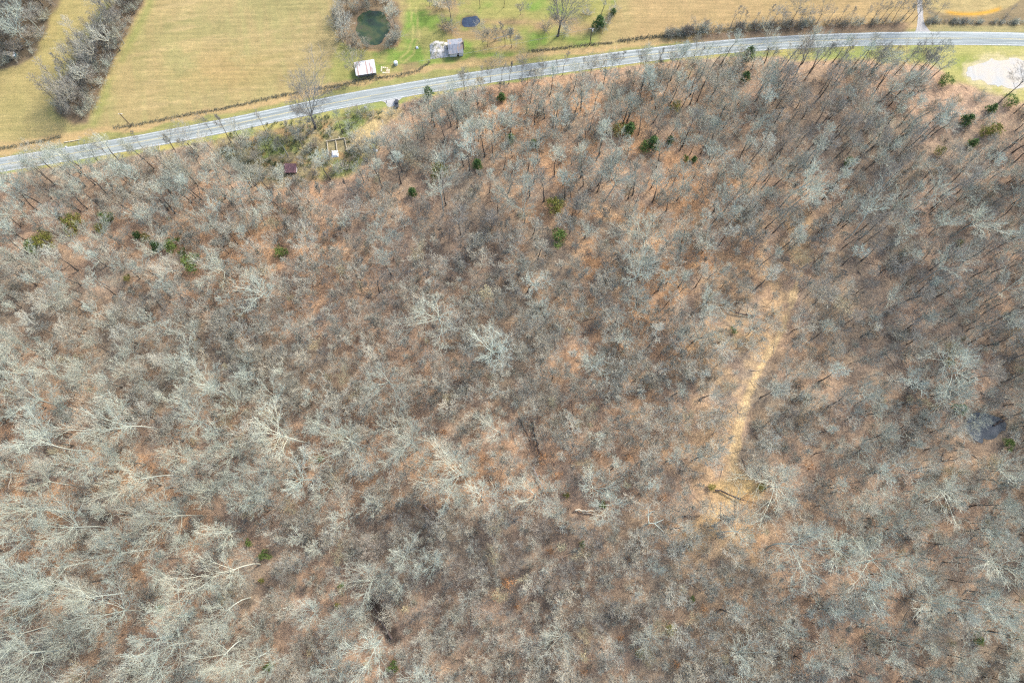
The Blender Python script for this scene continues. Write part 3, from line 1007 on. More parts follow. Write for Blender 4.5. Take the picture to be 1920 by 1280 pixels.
SPREAD = [  # crown centre and diameter in photo pixels
    (822, 588, 82), (727, 706, 76), (1112, 690, 56), (1003, 932, 88), (1040, 968, 42), (655, 828, 92), (540, 812, 92), (590, 792, 58), (508, 738, 55), (770, 832, 100), (790, 860, 54),
    (870, 885, 86), (900, 932, 70), (566, 892, 68), (612, 908, 60), (850, 925, 60), (1472, 908, 98), (1370, 998, 72), (1490, 1030, 100), (1575, 1030, 72), (1660, 1058, 98), (1634, 1104, 54),
    (1713, 1079, 62), (1882, 1050, 95), (1798, 752, 72), (1828, 792, 44), (1880, 872, 56), (1783, 914, 72), (1722, 918, 58), (700, 1090, 88), (742, 1102, 50), (700, 1208, 74), (642, 1160, 60), (750, 1040, 68),
    (810, 1058, 46), (820, 358, 66), (1220, 436, 76), (1188, 510, 66), (1145, 338, 74), (985, 388, 66), (712, 432, 60), (1155, 268, 50), (492, 545, 66), (412, 500, 56), (272, 398, 62), (284, 462, 48),
    (58, 485, 56), (125, 447, 46), (172, 437, 54), (396, 722, 62), (226, 762, 62), (60, 745, 78), (112, 762, 52), (238, 788, 78), (363, 790, 72), (430, 762, 58), (84, 828, 82), (188, 822, 44),
    (147, 867, 68), (278, 882, 68), (206, 858, 56), (350, 858, 62), (390, 830, 56), (434, 848, 60), (316, 962, 84), (420, 990, 84), (398, 934, 58), (452, 938, 64), (482, 910, 54), (502, 876, 60),
    (280, 980, 60), (52, 956, 84), (132, 988, 92), (34, 1010, 80), (110, 1060, 86), (436, 1064, 92), (346, 1104, 84), (210, 1156, 86), (26, 1088, 84), (76, 1128, 86), (176, 1118, 74), (132, 1164, 72),
    (316, 1156, 74), (302, 1078, 68), (420, 1132, 66), (276, 1202, 82), (420, 1210, 78), (472, 1232, 66), (328, 1214, 68), (284, 1262, 74), (420, 1264, 82), (504, 1246, 64), (56, 1236, 92), (110, 1204, 76),
    (26, 1186, 72), (612, 1262, 64), (582, 1150, 50), (1056, 1206, 60), (1120, 906, 68), (1147, 946, 56), (937, 805, 58), (859, 868, 60), (1700, 966, 58), (1652, 946, 56), (1586, 948, 54),
    (1744, 1127, 62), (1783, 1132, 58), (1836, 1124, 62), (1510, 332, 66), (1507, 364, 58), (1693, 376, 68), (1753, 362, 54), (1630, 410, 58), (1703, 430, 58), (1773, 416, 58), (1833, 410, 62),
    (1673, 556, 50), (1897, 540, 70), (1810, 694, 80), (1907, 602, 60), (1767, 504, 60), (1420, 612, 46), (1317, 566, 52), (1323, 450, 44), (10, 880, 70), (150, 690, 66), (30, 690, 60), (90, 700, 56),
    (20, 640, 60), (240, 700, 46), (360, 1020, 60), (236, 1030, 62), (90, 905, 62), (210, 925, 62), (1860, 1190, 60), (1900, 950, 56), (1552, 1245, 54), (1394, 1262, 50),
]
for (px, py, d) in SPREAD:
    crown_at('spread', px, py, d, zs=1.5 if px < 520 and py > 820 else (1.3 if px < 560 and py > 650 else 1.15), lean=(rng.gauss(0, .05), rng.gauss(0, .05)))
# the star of the wood: a wide white tree seen from above
crown_at('spread', 920, 655, 96, var=2, desc='widest star-shaped white-barked bare tree')
MARKS[0] = ('the star-shaped white tree', 920, 660)
crown_at('beige', 903, 555, 44, desc='tawny yellowish bare tree')
crown_at('beige', 942, 1122, 46)
crown_at('beige', 925, 1045, 26)
crown_at('tall', 960, 277, 36, var=3, desc='compact whitest round bare tree')
TALL = [(927, 232, 62), (957, 222, 40), (888, 225, 44), (1043, 300, 50), (1095, 300, 50), (877, 290, 60), (853, 205, 46), (847, 185, 44), (1040, 205, 46), (1080, 195, 44), (1137, 215, 46), (760, 258, 48),
        (805, 200, 46), (790, 235, 44), (730, 275, 44), (1188, 190, 44), (1230, 160, 46), (1242, 285, 46), (1310, 140, 46), (1120, 175, 40), (1010, 190, 40), (1010, 275, 40), (1305, 215, 42),
        (1150, 310, 42), (1270, 160, 40), (30, 350, 54), (70, 340, 50), (160, 330, 60), (130, 365, 50), (205, 345, 46), (250, 330, 44), (300, 345, 46), (340, 360, 44), (400, 345, 46), (100, 400, 46),
        (35, 400, 50), (480, 400, 44), (440, 370, 44), (1450, 170, 44), (1580, 190, 46), (1640, 200, 46), (1390, 200, 46), (1700, 240, 50), (1455, 130, 44), (1540, 250, 44), (1650, 290, 46), (1720, 300, 46)]
for (px, py, d) in TALL:
    crown_at('tall', px, py, d)

# along the wood's edge by the road: foot pixel, row of the top
EDGE = [(904, 155, 122), (920, 154, 118), (941, 150, 108), (954, 157, 112), (979, 145, 108), (989, 156, 124), (1016, 149, 114), (1045, 137, 112), (1055, 141, 98), (1092, 130, 108), (1107, 129, 112),
        (1135, 127, 104), (1145, 134, 98), (1158, 137, 98), (1198, 133, 92), (1229, 128, 84), (1253, 128, 92), (1274, 124, 84), (1303, 121, 84), (1445, 120, 90), (1495, 133, 78), (1518, 137, 72), (1545, 121, 78),
        (1562, 130, 84), (1612, 137, 84), (1622, 154, 96), (1678, 140, 78), (1699, 146, 84), (1716, 150, 84), (398, 250, 216), (433, 267, 212), (503, 253, 208), (373, 293, 240), (273, 283, 250),
        (120, 312, 278), (210, 298, 262), (330, 285, 250), (870, 160, 130), (1000, 160, 128)]
for (px, py, ty) in EDGE:
    foot_at('slim', px, py, ty, group='bare trees along the road edge of the wood', zs=1.15)
foot_at('oak', 592, 240, 164, var=8, group='bare trees along the road edge of the wood', desc='tall dark roadside bare oak with rounded crown')
foot_at('oak', 1868, 198, 128, var=3, group='bare trees along the road edge of the wood', desc='bare forked tree beside the pale gravel')
# hedgerow beyond the road, yard trees, pond trees
HR = [(1370, 52, 14), (1383, 48, 16), (1394, 48, 20), (1412, 47, 22), (1434, 48, 12), (1448, 44, 8), (1462, 46, 18), (1481, 46, -6), (1497, 46, 20), (1512, 46, 16), (1531, 45, 8), (1550, 46, 16), (1570, 45, 12),
      (1590, 46, 14), (1612, 47, 10), (1632, 44, 6), (1646, 43, 2), (1657, 43, 0), (1672, 42, -4), (1688, 40, -4), (1699, 38, -6), (1712, 40, -4), (1296, 58, 34), (1319, 57, 36), (1742, 20, -8), (1755, 30, 4), (1882, 36, 10)]
for (px, py, ty) in HR:
    foot_at('slim', px, py, ty, group='bare trees of the hedgerow across the road')
YD = [('oak', 1046, 68, -10, 'big bare tree standing alone across the road'), ('slim', 1125, 36, -20, None), ('slim', 846, 40, -22, None), ('slim', 900, 15, -24, None), ('slim', 945, 14, -24, None), ('small', 976, 28, 6, None),
      ('small', 906, 80, 50, None), ('small', 914, 88, 64, None), ('slim', 947, 86, 40, None), ('small', 960, 88, 54, None), ('small', 930, 74, 52, None), ('small', 668, 142, 104, 'small bare tree against the shed corner'), ('small', 818, 20, -4, None), ('small', 806, 12, -10, None)]
for (k, px, py, ty, ds) in YD:
    foot_at(k, px, py, ty, group='bare trees in the rough yard', desc=ds)
for (k, px, py, ty) in [('tall', 743, 62, 12), ('small', 648, 70, 34), ('small', 636, 60, 30), ('small', 652, 18, -14), ('small', 672, 12, -16), ('tallbrown', 688, 10, -24), ('tallbrown', 706, 8, -22), ('small', 724, 12, -14),
                        ('small', 640, 34, 8), ('small', 736, 82, 62), ('small', 750, 66, 48), ('small', 670, 85, 64), ('small', 690, 91, 76)]:
    foot_at(k, px, py, ty, group='bare trees ringing the green pond')
for (k, px, py, d) in [('spread', 215, 60, 40), ('spread', 18, 45, 60), ('spread', 35, 15, 50)]:
    crown_at(k, px, py, d, desc='white-limbed bare tree in the far wood')
HD = [(258, 5), (246, 25), (232, 22), (236, 55), (218, 48), (205, 80), (222, 88), (192, 70), (200, 112), (182, 100), (188, 140), (166, 120), (172, 160), (150, 135), (160, 190), (140, 165), (152, 218), (128, 190), (262, -15), (245, -10)]
for (px, py) in HD:
    p_ = at(px + rng.uniform(-4, 4), py + rng.uniform(-4, 4) + 8)
    k = rng.choice(['tallbrown', 'slim', 'slim'])
    plant(k, p_.x, p_.y, rng.uniform(0.7, 0.95), rng.uniform(0, 6.28), DESC[k], 'bare trees of the left hedgerow')
N_IND = NTREE[0]
print('individual bare trees', N_IND)

# ------------------------------------------------------------------ evergreens and leafy saplings
def leaf_cloud(name, seed, h, r, shape, nclump, nleaf, size, mat, lift=0.08):
    """many small leaf faces gathered in clumps through a crown's volume"""
    g = np.random.default_rng(seed)
    u = g.random(nclump)
    z = lift * h + (1 - lift) * h * (0.04 + 0.94 * u ** (1.25 if shape == 'cone' else 0.9))
    t_ = (z - lift * h) / (h * (1 - lift))
    prof = np.clip(1 - t_, 0, 1) ** 0.75 * np.clip(t_ * 6, 0.35, 1) if shape == 'cone' else np.sqrt(np.clip(1 - (1.9 * t_ - 0.85) ** 2, 0.05, 1))
    az_ = g.random(nclump) * 6.283
    rad = r * prof * (0.30 + 0.75 * g.random(nclump) ** 0.55) * (1 + 0.25 * np.sin(az_ * 3 + seed))
    cx, cy = rad * np.cos(az_), rad * np.sin(az_)
    cs = r * g.uniform(0.12, 0.30, nclump)
    Cc = np.repeat(np.stack([cx, cy, z], 1), nleaf, 0) + g.normal(0, 1, (nclump * nleaf, 3)) * np.repeat(cs, nleaf)[:, None] * np.array([0.7, 0.7, 0.6])
    Cc[:, 2] = np.clip(Cc[:, 2], 0.05, None)
    n = len(Cc)
    a1 = g.normal(0, 1, (n, 3))
    a1[:, 2] += 0.3
    a1 /= np.linalg.norm(a1, axis=1, keepdims=True)
    a2 = np.cross(a1, g.normal(0, 1, (n, 3)))
    a2 /= np.linalg.norm(a2, axis=1, keepdims=True)
    s = size * g.uniform(0.6, 1.3, n)[:, None]
    V = np.stack([Cc - a1 * s, Cc + a2 * s * 0.55, Cc + a1 * s, Cc - a2 * s * 0.55], 1).reshape(-1, 3)
    i0 = np.arange(n)[:, None] * 4
    me = mesh_np(name, V, [i0 + np.array([[0, 1, 2, 3]])])
    fattr(me, 'tip', np.repeat(np.repeat(g.random(nclump), nleaf), 4))
    me.materials.append(mat)
    return me


CEDAR = leaf_mat('cedar_leaves', (0.035, 0.075, 0.024), (0.085, 0.15, 0.042), (0.16, 0.23, 0.065))
BRIGHT = leaf_mat('bright_evergreen_leaves', (0.06, 0.105, 0.024), (0.145, 0.215, 0.048), (0.25, 0.33, 0.085))
OLIVE = leaf_mat('yellowed_evergreen_leaves', (0.08, 0.09, 0.022), (0.20, 0.20, 0.042), (0.35, 0.31, 0.07))
RUSTY = leaf_mat('withered_beech_leaves', (0.26, 0.125, 0.055), (0.46, 0.235, 0.10), (0.60, 0.36, 0.18))
LM = {}
for nm, mt, shp in (('cedar', CEDAR, 'cone'), ('bright', BRIGHT, 'dome'), ('olive', OLIVE, 'dome'), ('rusty', RUSTY, 'dome')):
    LM[nm] = [leaf_cloud(nm + '_crown', 500 + i * 7 + len(nm), 1.0, 0.5 if shp == 'dome' else 0.36, shp, 46 if nm != 'rusty' else 26, 34 if nm != 'rusty' else 22, 0.038, mt) for i in range(3)]
Tg = Segs()
Tg.add((0, 0, -0.04), (0.01, 0, 0.45), 0.030, 0.022, 0)
Tg.add((0.01, 0, 0.45), (0.0, 0.01, 0.86), 0.022, 0.008, 0)
STEM = Tg.mesh('evergreen_stem', 5)
STEM.materials.append(TRUNK_G)


def leafy(kind, px, py, dia, hratio, desc, group, name, cat):
    i = rng.randrange(3)
    base = at(px, py, 0)
    depth = H * CT + base.y * ST
    wm = dia * depth / F
    h = wm * hratio
    wm *= 1.22
    h *= 1.22
    p_ = at(px, py, h * 0.5)
    o = empty(name, (p_.x, p_.y, 0), rng.uniform(0, 6.28))
    k = wm / (1.0 if kind != 'cedar' else 0.72) / 1.08
    o.scale = (k, k, h)
    tag(o, None, cat, group)
    link('trunk', STEM, None, o)
    link('crown', LM[kind][i], None, o)
    TAKEN.append((p_.x, p_.y, wm * 0.45))
    PENDING.append((o, desc, px, py))
    return o


EV = [('olive', 133, 418, 32), ('bright', 197, 407, 21), ('olive', 188, 428, 18), ('olive', 82, 451, 30), ('bright', 58, 459, 24), ('cedar', 255, 440, 14), ('olive', 273, 445, 14), ('bright', 320, 458, 24), ('cedar', 292, 460, 20),
      ('bright', 357, 491, 27), ('bright', 342, 473, 14), ('bright', 525, 472, 20), ('olive', 824, 320, 28), ('cedar', 895, 308, 20), ('cedar', 773, 360, 18), ('olive', 1040, 386, 28), ('bright', 1050, 445, 28), ('cedar', 958, 260, 18),
      ('cedar', 1000, 268, 14), ('olive', 1160, 243, 22), ('cedar', 1180, 242, 24), ('cedar', 1225, 267, 24), ('bright', 1207, 275, 18), ('cedar', 1257, 262, 14), ('bright', 1286, 298, 11), ('cedar', 1302, 298, 11), ('olive', 1268, 200, 18),
      ('cedar', 1398, 144, 18), ('cedar', 803, 172, 20), ('cedar', 940, 181, 16), ('bright', 1593, 303, 15), ('olive', 1763, 283, 16), ('cedar', 1825, 268, 18), ('olive', 1868, 242, 22), ('olive', 1848, 246, 17), ('cedar', 1815, 225, 21), ('bright', 1895, 188, 20),
      ('cedar', 1862, 202, 17), ('bright', 1775, 150, 20), ('bright', 1375, 620, 11), ('bright', 497, 1040, 17), ('bright', 465, 1018, 12), ('bright', 505, 1250, 17), ('bright', 736, 1250, 17), ('bright', 640, 1098, 10), ('olive', 632, 1135, 10),
      ('olive', 1258, 1180, 17), ('olive', 1200, 1225, 15), ('bright', 1092, 1020, 11), ('olive', 1428, 913, 13), ('olive', 1334, 913, 11), ('bright', 1834, 1198, 18), ('bright', 1298, 1123, 10), ('cedar', 1802, 766, 22), ('bright', 1893, 832, 18),
      ('olive', 1780, 680, 15), ('olive', 238, 522, 11), ('bright', 1130, 945, 11), ('olive', 1062, 928, 10), ('bright', 600, 860, 10), ('cedar', 1150, 22, 12), ('cedar', 1124, 40, 22), ('olive', 490, 1088, 9), ('bright', 300, 1140, 14), ('olive', 1800, 455, 12)]
EDESC = {'cedar': 'dark green cedar', 'bright': 'bright green evergreen bush', 'olive': 'yellowish green evergreen bush'}
for (k, px, py, d) in EV:
    leafy(k, px, py, d, 1.15 if k == 'cedar' else 0.9, EDESC[k], 'evergreens scattered in the bare wood', 'cedar_tree' if k == 'cedar' else 'evergreen_bush', 'tree' if k == 'cedar' else 'bush')
leafy('cedar', 1404, 102, 22, 1.4, 'tallest roadside dark green cedar', 'evergreens scattered in the bare wood', 'cedar_tree', 'tree')
RU = [(900, 858, 14), (830, 810, 12), (560, 872, 18), (1125, 853, 11), (1178, 857, 12), (955, 1092, 24), (1030, 1032, 13), (1517, 873, 18), (1020, 858, 22), (930, 1116, 16), (970, 1134, 13), (1046, 892, 15), (1023, 920, 12), (1245, 932, 12),
      (1165, 1195, 13), (1270, 1245, 12), (1095, 1262, 12), (1320, 1140, 12), (240, 1118, 12)]
for (px, py, d) in RU:
    leafy('rusty', px, py, d, 1.1, 'orange-leaved young tree', 'saplings holding withered orange leaves', 'leafy_sapling', 'sapling')

# ------------------------------------------------------------------ the mass of the wood: stuff
def in_wood(px, py):
    sdv = south_d(px, py)
    w_ = sdv > np.interp(px, [-200, 380, 480, 620, 716, 760, 900, 1300, 1420, 1500, 1740, 1800, 2100], [12, 12, 16, 24, 20, 14, 10, 10, 18, 26, 42, 70, 70])
    w_ &= poly_sd(px, py, CLEAR_TR) < -4
    return w_


def hexpts(step, x0, x1, y0, y1, seed):
    g = np.random.default_rng(seed)
    xs, ys = np.meshgrid(np.arange(x0, x1, step), np.arange(y0, y1, step * 0.87))
    xs = xs + (np.arange(xs.shape[0]) % 2)[:, None] * step / 2
    xs = xs.ravel() + g.uniform(-.46, .46, xs.size) * step
    ys = ys.ravel() + g.uniform(-.46, .46, ys.size) * step
    return xs, ys, g


TK = np.array(TAKEN)


def near_taken(x, y, k):
    out = np.zeros(len(x), bool)
    for (tx, ty, r) in TK:
        out |= (x - tx) ** 2 + (y - ty) ** 2 < (r * k) ** 2
    return out


POINTS = []
PROT = [(x_, y_, 9.0) for x_ in range(1812, 1930, 14) for y_ in (122, 140, 158)] + [(px, py, d * 0.55) for (_, px, py, d) in EV] + [(px, py, d * 0.5) for (px, py, d) in RU]
for a_, c_ in (((1078, 956), (1137, 966)), ((998, 791), (1012, 852)), ((974, 786), (996, 834)), ((1000, 874), (1018, 919)), ((795, 945), (813, 967)), ((736, 1197), (694, 1124)), ((1340, 919), (1394, 938)), ((1278, 967), (1309, 968)),
               ((1415, 593), (1366, 585)), ((1205, 940), (1212, 985)), ((38, 862), (29, 918)), ((615, 260), (650, 262)), ((616, 290), (650, 285)), ((615, 275), (650, 272)), ((540, 318), (556, 326)), ((1820, 790), (1840, 825)), ((1850, 810), (1882, 795))):
    for f_ in np.linspace(0, 1, 6):
        PROT.append((a_[0] + (c_[0] - a_[0]) * f_, a_[1] + (c_[1] - a_[1]) * f_, 11.0 if a_[0] > 1800 else (11.0 if a_[0] == 736 else 5.0)))


for f_ in np.linspace(0.24, 0.80, 24):
    k_ = f_ * (len(TRAIL) - 1)
    i_ = int(k_)
    PROT.append((TRAIL[i_][0] + (TRAIL[i_ + 1][0] - TRAIL[i_][0]) * (k_ - i_), TRAIL[i_][1] + (TRAIL[i_ + 1][1] - TRAIL[i_][1]) * (k_ - i_), 4.0 if f_ > 0.55 or f_ < 0.32 else 6.0))


PROT += [(733, 192, 9), (745, 194, 9), (716, 214, 9), (702, 232, 9), (690, 250, 9), (757, 186, 6)]


def hides(x, y, h, cr):
    """would a tree here stand over something small that the wood leaves open"""
    cpx, cpy = to_px(x, y, h * 0.68)
    rp = cr * F / 220.0 * 0.62
    out = np.zeros(len(x), bool)
    for (qx, qy, r) in PROT:
        out |= (cpx - qx) ** 2 + (cpy - qy) ** 2 < (r + rp) ** 2
    return out


def wood_density(x, y, px, py):
    d = np.ones(len(x))
    td, tp = line_d(px, py, TRAIL)
    d *= np.where((td < np.interp(tp, [0, 0.25, 0.5, 1], [5, 11, 16, 16])), 0.0, np.where((td < 80) & (px < 1480), 0.7, 1.0))
    d *= np.where(np.hypot((px - 1388) / 46, (py - 916) / 30) < 1, 0, 1)
    d *= np.where(poly_sd(px, py, SCRUB) > 0, 0.4, 1)
    d *= np.where(poly_sd(px, py, POND_WOOD) > -3, 0, 1)
    for (cx, cy, r) in ((632, 277, 26), (547, 320, 18), (690, 235, 32), (712, 222, 28), (640, 300, 20)):
        d *= np.where(np.hypot(px - cx, py - cy) < r, 0.04, 1)
    return d


def tallness(x, y, px, py):
    return np.clip(0.10 + 0.85 * sstep(450, 270, py) + 0.45 * sstep(560, 250, px) * sstep(700, 450, py) + 0.5 * sstep(1430, 1650, px)
                   + 0.55 * np.exp(-(((px - 1280) / 190) ** 2 + ((py - 420) / 160) ** 2)) + 0.25 * sstep(600, 300, px) + 0.3 * sstep(620, 420, px) * sstep(620, 760, py) + 0.4 * (fbm(x / 30, y / 30, 71) - 0.5), 0.06, 0.95)


duskf = lambda x, y, px, py: np.clip(0.05 + 0.5 * np.exp(-(((px - 850) / 170) ** 2 + ((py - 470) / 120) ** 2)) + 0.45 * np.exp(-(((px - 850) / 240) ** 2 + ((py - 1050) / 110) ** 2))
                                     + 0.55 * np.exp(-(((px - 1680) / 170) ** 2 + ((py - 480) / 170) ** 2)) + 0.5 * (fbm(x / 18, y / 18, 81) - 0.5), 0, 0.8)
# upper storey
xa, ya, g = hexpts(5.8, -205, 205, -75, 205, 3)
px, py = to_px(xa, ya)
keep = in_wood(px, py) & (g.random(len(xa)) < wood_density(xa, ya, px, py) * tallness(xa, ya, px, py)) & ~near_taken(xa, ya, 0.55)
keep &= ~hides(xa, ya, 16.0, 4.2)
keep &= ~((south_d(px, py) < 34) & (px > 330) & (px < 1250))
xa, ya = xa[keep], ya[keep]
ka = np.where(g.random(len(xa)) < 0.6, 'tall', 'tallbrown')
pxa, pya = to_px(xa, ya)
da = np.clip(np.exp(-(((pxa - 1690) / 170) ** 2 + ((pya - 500) / 190) ** 2)) + 0.8 * np.exp(-(((pxa - 1500) / 110) ** 2 + ((pya - 250) / 80) ** 2)) + np.exp(-(((pxa - 850) / 130) ** 2 + ((pya - 470) / 90) ** 2)), 0, 0.75)
ka = np.where(g.random(len(xa)) < da, 'talldusk', ka)
# lower storey
xb, yb, g = hexpts(3.75, -205, 205, -75, 205, 13)
px, py = to_px(xb, yb)
keep = in_wood(px, py) & (g.random(len(xb)) < wood_density(xb, yb, px, py) * (1 - 0.78 * tallness(xb, yb, px, py)) * (0.78 + 0.3 * (fbm(xb / 20, yb / 20, 61) > 0.46))) & ~near_taken(xb, yb, 0.16)
keep &= ~hides(xb, yb, 7.5, 2.4)
xb, yb, px, py = xb[keep], yb[keep], px[keep], py[keep]
kb = np.where(g.random(len(xb)) < duskf(xb, yb, px, py), 'dusky', np.where(g.random(len(xb)) < 0.05, 'beige', 'small'))
xs, ys, kinds = np.concatenate([xa, xb]), np.concatenate([ya, yb]), np.concatenate([ka, kb])
# the hedgerow, the far wood and the pond ring
for poly, step in ((HEDGE_TL, 3.6), (WOOD_TL, 4.0)):
    hx, hy, g2 = hexpts(step, -260, 60, 100, 290, 9)
    hpx, hpy = to_px(hx, hy)
    kk = (poly_sd(hpx, hpy, poly) > 3) & ~near_taken(hx, hy, 0.3)
    hx, hy = hx[kk], hy[kk]
    xs, ys = np.concatenate([xs, hx]), np.concatenate([ys, hy])
    kinds = np.concatenate([kinds, np.where(g2.random(len(hx)) < 0.45, 'slim', np.where(g2.random(len(hx)) < .8, 'dusky', 'tallbrown'))])
n_ = len(xs)
scl = g.uniform(0.60, 1.05, n_)
scl = np.where(np.isin(kinds, ('tall', 'tallbrown')), scl * 0.98, scl)
print('wood', n_)


def scatter(name, xs, ys, kinds, scl, rz, category, label):
    """one object whose points each carry a tree; the trees shown are the same as the individual ones nearby"""
    need = []
    for k in sorted(set(kinds)):
        for v in range(len(MESHES[k])):
            need.append((k, v))
    gi = np.random.default_rng(77)
    idx = np.zeros(len(xs), np.int32)
    for k in sorted(set(kinds)):
        m_ = kinds == k
        vs = [i for i, q in enumerate(need) if q[0] == k]
        idx[m_] = gi.choice(vs, m_.sum())
    me = bpy.data.meshes.new(name)
    me.vertices.add(len(xs))
    me.vertices.foreach_set('co', np.stack([xs, ys, np.zeros(len(xs))], 1).astype(np.float32).ravel())
    fattr(me, 'scl', scl)
    fattr(me, 'rz', rz)
    a = me.attributes.new('kind_index', 'INT', 'POINT')
    a.data.foreach_set('value', idx)
    me.update()
    o = link(name, me)
    tag(o, label, category, None, 'stuff')
    ng = bpy.data.node_groups.new(name, 'GeometryNodeTree')
    ng.interface.new_socket('Geometry', in_out='INPUT', socket_type='NodeSocketGeometry')
    ng.interface.new_socket('Geometry', in_out='OUTPUT', socket_type='NodeSocketGeometry')
    gi_, go = ng.nodes.new('NodeGroupInput'), ng.nodes.new('NodeGroupOutput')
    na = lambda nm, ty: (lambda q: (setattr(q, 'data_type', ty), q.inputs[0].__setattr__('default_value', nm), q)[2])(ng.nodes.new('GeometryNodeInputNamedAttribute'))
    s_, r_, k_ = na('scl', 'FLOAT'), na('rz', 'FLOAT'), na('kind_index', 'INT')
    cx = ng.nodes.new('ShaderNodeCombineXYZ')
    ng.links.new(r_.outputs[0], cx.inputs[2])
    jn = ng.nodes.new('GeometryNodeJoinGeometry')
    for i, key in enumerate(need):
        objs = [q for q in PROTO[key] if q]
        inn = ng.nodes.new('GeometryNodeJoinGeometry')
        for q in objs:
            oi = ng.nodes.new('GeometryNodeObjectInfo')
            oi.transform_space = 'ORIGINAL'
            oi.inputs[0].default_value = q
            oi.inputs['As Instance'].default_value = True
            ng.links.new(oi.outputs['Geometry'], inn.inputs[0])
        cmpn = ng.nodes.new('FunctionNodeCompare')
        cmpn.data_type = 'INT'
        cmpn.operation = 'EQUAL'
        ii_ = [q for q in cmpn.inputs if q.type == 'INT']
        ng.links.new(k_.outputs[0], ii_[0])
        ii_[1].default_value = i
        ip = ng.nodes.new('GeometryNodeInstanceOnPoints')
        ng.links.new(gi_.outputs[0], ip.inputs['Points'])
        ng.links.new(cmpn.outputs[0], ip.inputs['Selection'])
        ng.links.new(inn.outputs[0], ip.inputs['Instance'])
        ng.links.new(cx.outputs[0], ip.inputs['Rotation'])
        ng.links.new(s_.outputs[0], ip.inputs['Scale'])
        ng.links.new(ip.outputs[0], jn.inputs[0])
    ng.links.new(jn.outputs[0], go.inputs[0])
    md = o.modifiers.new('Scatter', 'NODES')
    md.node_group = ng
    return o


# make sure each kind and variant stands somewhere as a tree of its own
EXTRA = {'talldusk': (1640, 440), 'tall': (1300, 330), 'tallbrown': (1400, 420), 'small': (1050, 560), 'dusky': (860, 480), 'beige': (1010, 770)}
for k in ('tall', 'tallbrown', 'talldusk', 'small', 'dusky', 'beige'):
    for v in range(len(MESHES[k])):
        if (k, v) not in PROTO:
            ex, ey = EXTRA[k]
            crown_at(k, ex + 37 * v, ey + 13 * v, 34 if k.startswith('tall') else 26, var=v)
SHR = [(700, 218, 3), (760, 205, 3), (735, 215, 3), (655, 212, 3), (672, 210, 3), (690, 205, 2.6), (780, 190, 3), (1024, 58, 4), (1060, 62, 3), (1150, 25, 4), (1138, 44, 3), (1128, 52, 3), (1100, 28, 3.4), (833, 50, 4), (846, 56, 3.4), (826, 14, 4),
       (742, 78, 3.4), (728, 88, 2.6), (640, 72, 4), (650, 84, 2.6), (632, 46, 3), (1348, 58, 3), (1335, 60, 2.6), (1380, 142, 3.4), (1365, 138, 3), (425, 275, 3), (455, 268, 3), (360, 285, 3), (1884, 35, 2), (1866, 42, 1.4), (1908, 40, 1.6), (1772, 42, 1.4), (1748, 38, 2)]
for i, (sx, sy, sz) in enumerate(SHR):
    p_ = at(sx, sy)
    plant('shrub', p_.x, p_.y, sz / 3.4, rng.uniform(0, 6.28), 'leafless brown bush', 'leafless bushes at the edges', 'bare_bush', 'bush', var=i % 3, px=(sx, sy))
scatter('forest', xs, ys, kinds, scl, g.uniform(0, 6.28, n_), 'forest', 'countless smaller bare trees filling the winter wood')

bx, by, g3 = hexpts(3.6, -205, 205, -75, 205, 23)
bpx, bpy_ = to_px(bx, by)
kk = in_wood(bpx, bpy_)
dn = np.clip(0.10 + 1.3 * (fbm(bx / 16, by / 16, 91) - 0.46), 0.03, 0.6)
dn = np.maximum(dn, np.where(poly_sd(bpx, bpy_, SCRUB) > 0, 0.7, 0))
td, tp = line_d(bpx, bpy_, TRAIL)
dn = np.where(td < 22, 0, dn)
dn = np.where(np.hypot((bpx - 1388) / 50, (bpy_ - 916) / 32) < 1, 0, dn)
dn = np.where(poly_sd(bpx, bpy_, POND_WOOD) > -6, 0, dn)
for (cx, cy, r) in ((632, 277, 24), (547, 320, 15), (690, 240, 24), (712, 222, 20), (735, 205, 14)):
    dn = np.where(np.hypot(bpx - cx, bpy_ - cy) < r, 0.03, dn)
kk &= g3.random(len(bx)) < dn
bx, by = bx[kk], by[kk]
for poly, step in ((HEDGE_TL, 3.0), (POND_RING, 2.6), (WOOD_TL, 4.0)):
    hx, hy, g2 = hexpts(step, -260, 60, 100, 290, 19)
    hpx, hpy = to_px(hx, hy)
    q = (poly_sd(hpx, hpy, poly) > 1) & (poly_sd(hpx, hpy, POND_BIG) < -3) & (g2.random(len(hx)) < (0.8 if poly is HEDGE_TL else 0.55))
    bx, by = np.concatenate([bx, hx[q]]), np.concatenate([by, hy[q]])
for ln_, wd_, nn in (([(1250, 68), (1300, 60), (1400, 52), (1530, 46), (1715, 42)], 3.0, 90), ([(1735, 43), (1790, 42), (1850, 43), (1930, 44)], 1.4, 60)):
    for _ in range(nn):
        s = rng.random() * (len(ln_) - 1)
        i = int(s)
        a, c = ln_[i], ln_[i + 1]
        q = at(a[0] + (c[0] - a[0]) * (s - i), a[1] + (c[1] - a[1]) * (s - i) + rng.uniform(-1, 1) * wd_)
        bx, by = np.append(bx, q.x), np.append(by, q.y)
bsc = g3.uniform(0.45, 1.0, len(bx))
bsc[-60:] *= 0.55
scatter('undergrowth', bx, by, np.array(['shrub'] * len(bx)), bsc, g3.uniform(0, 6.28, len(bx)), 'undergrowth', 'leafless brown brush on the floor of the wood')

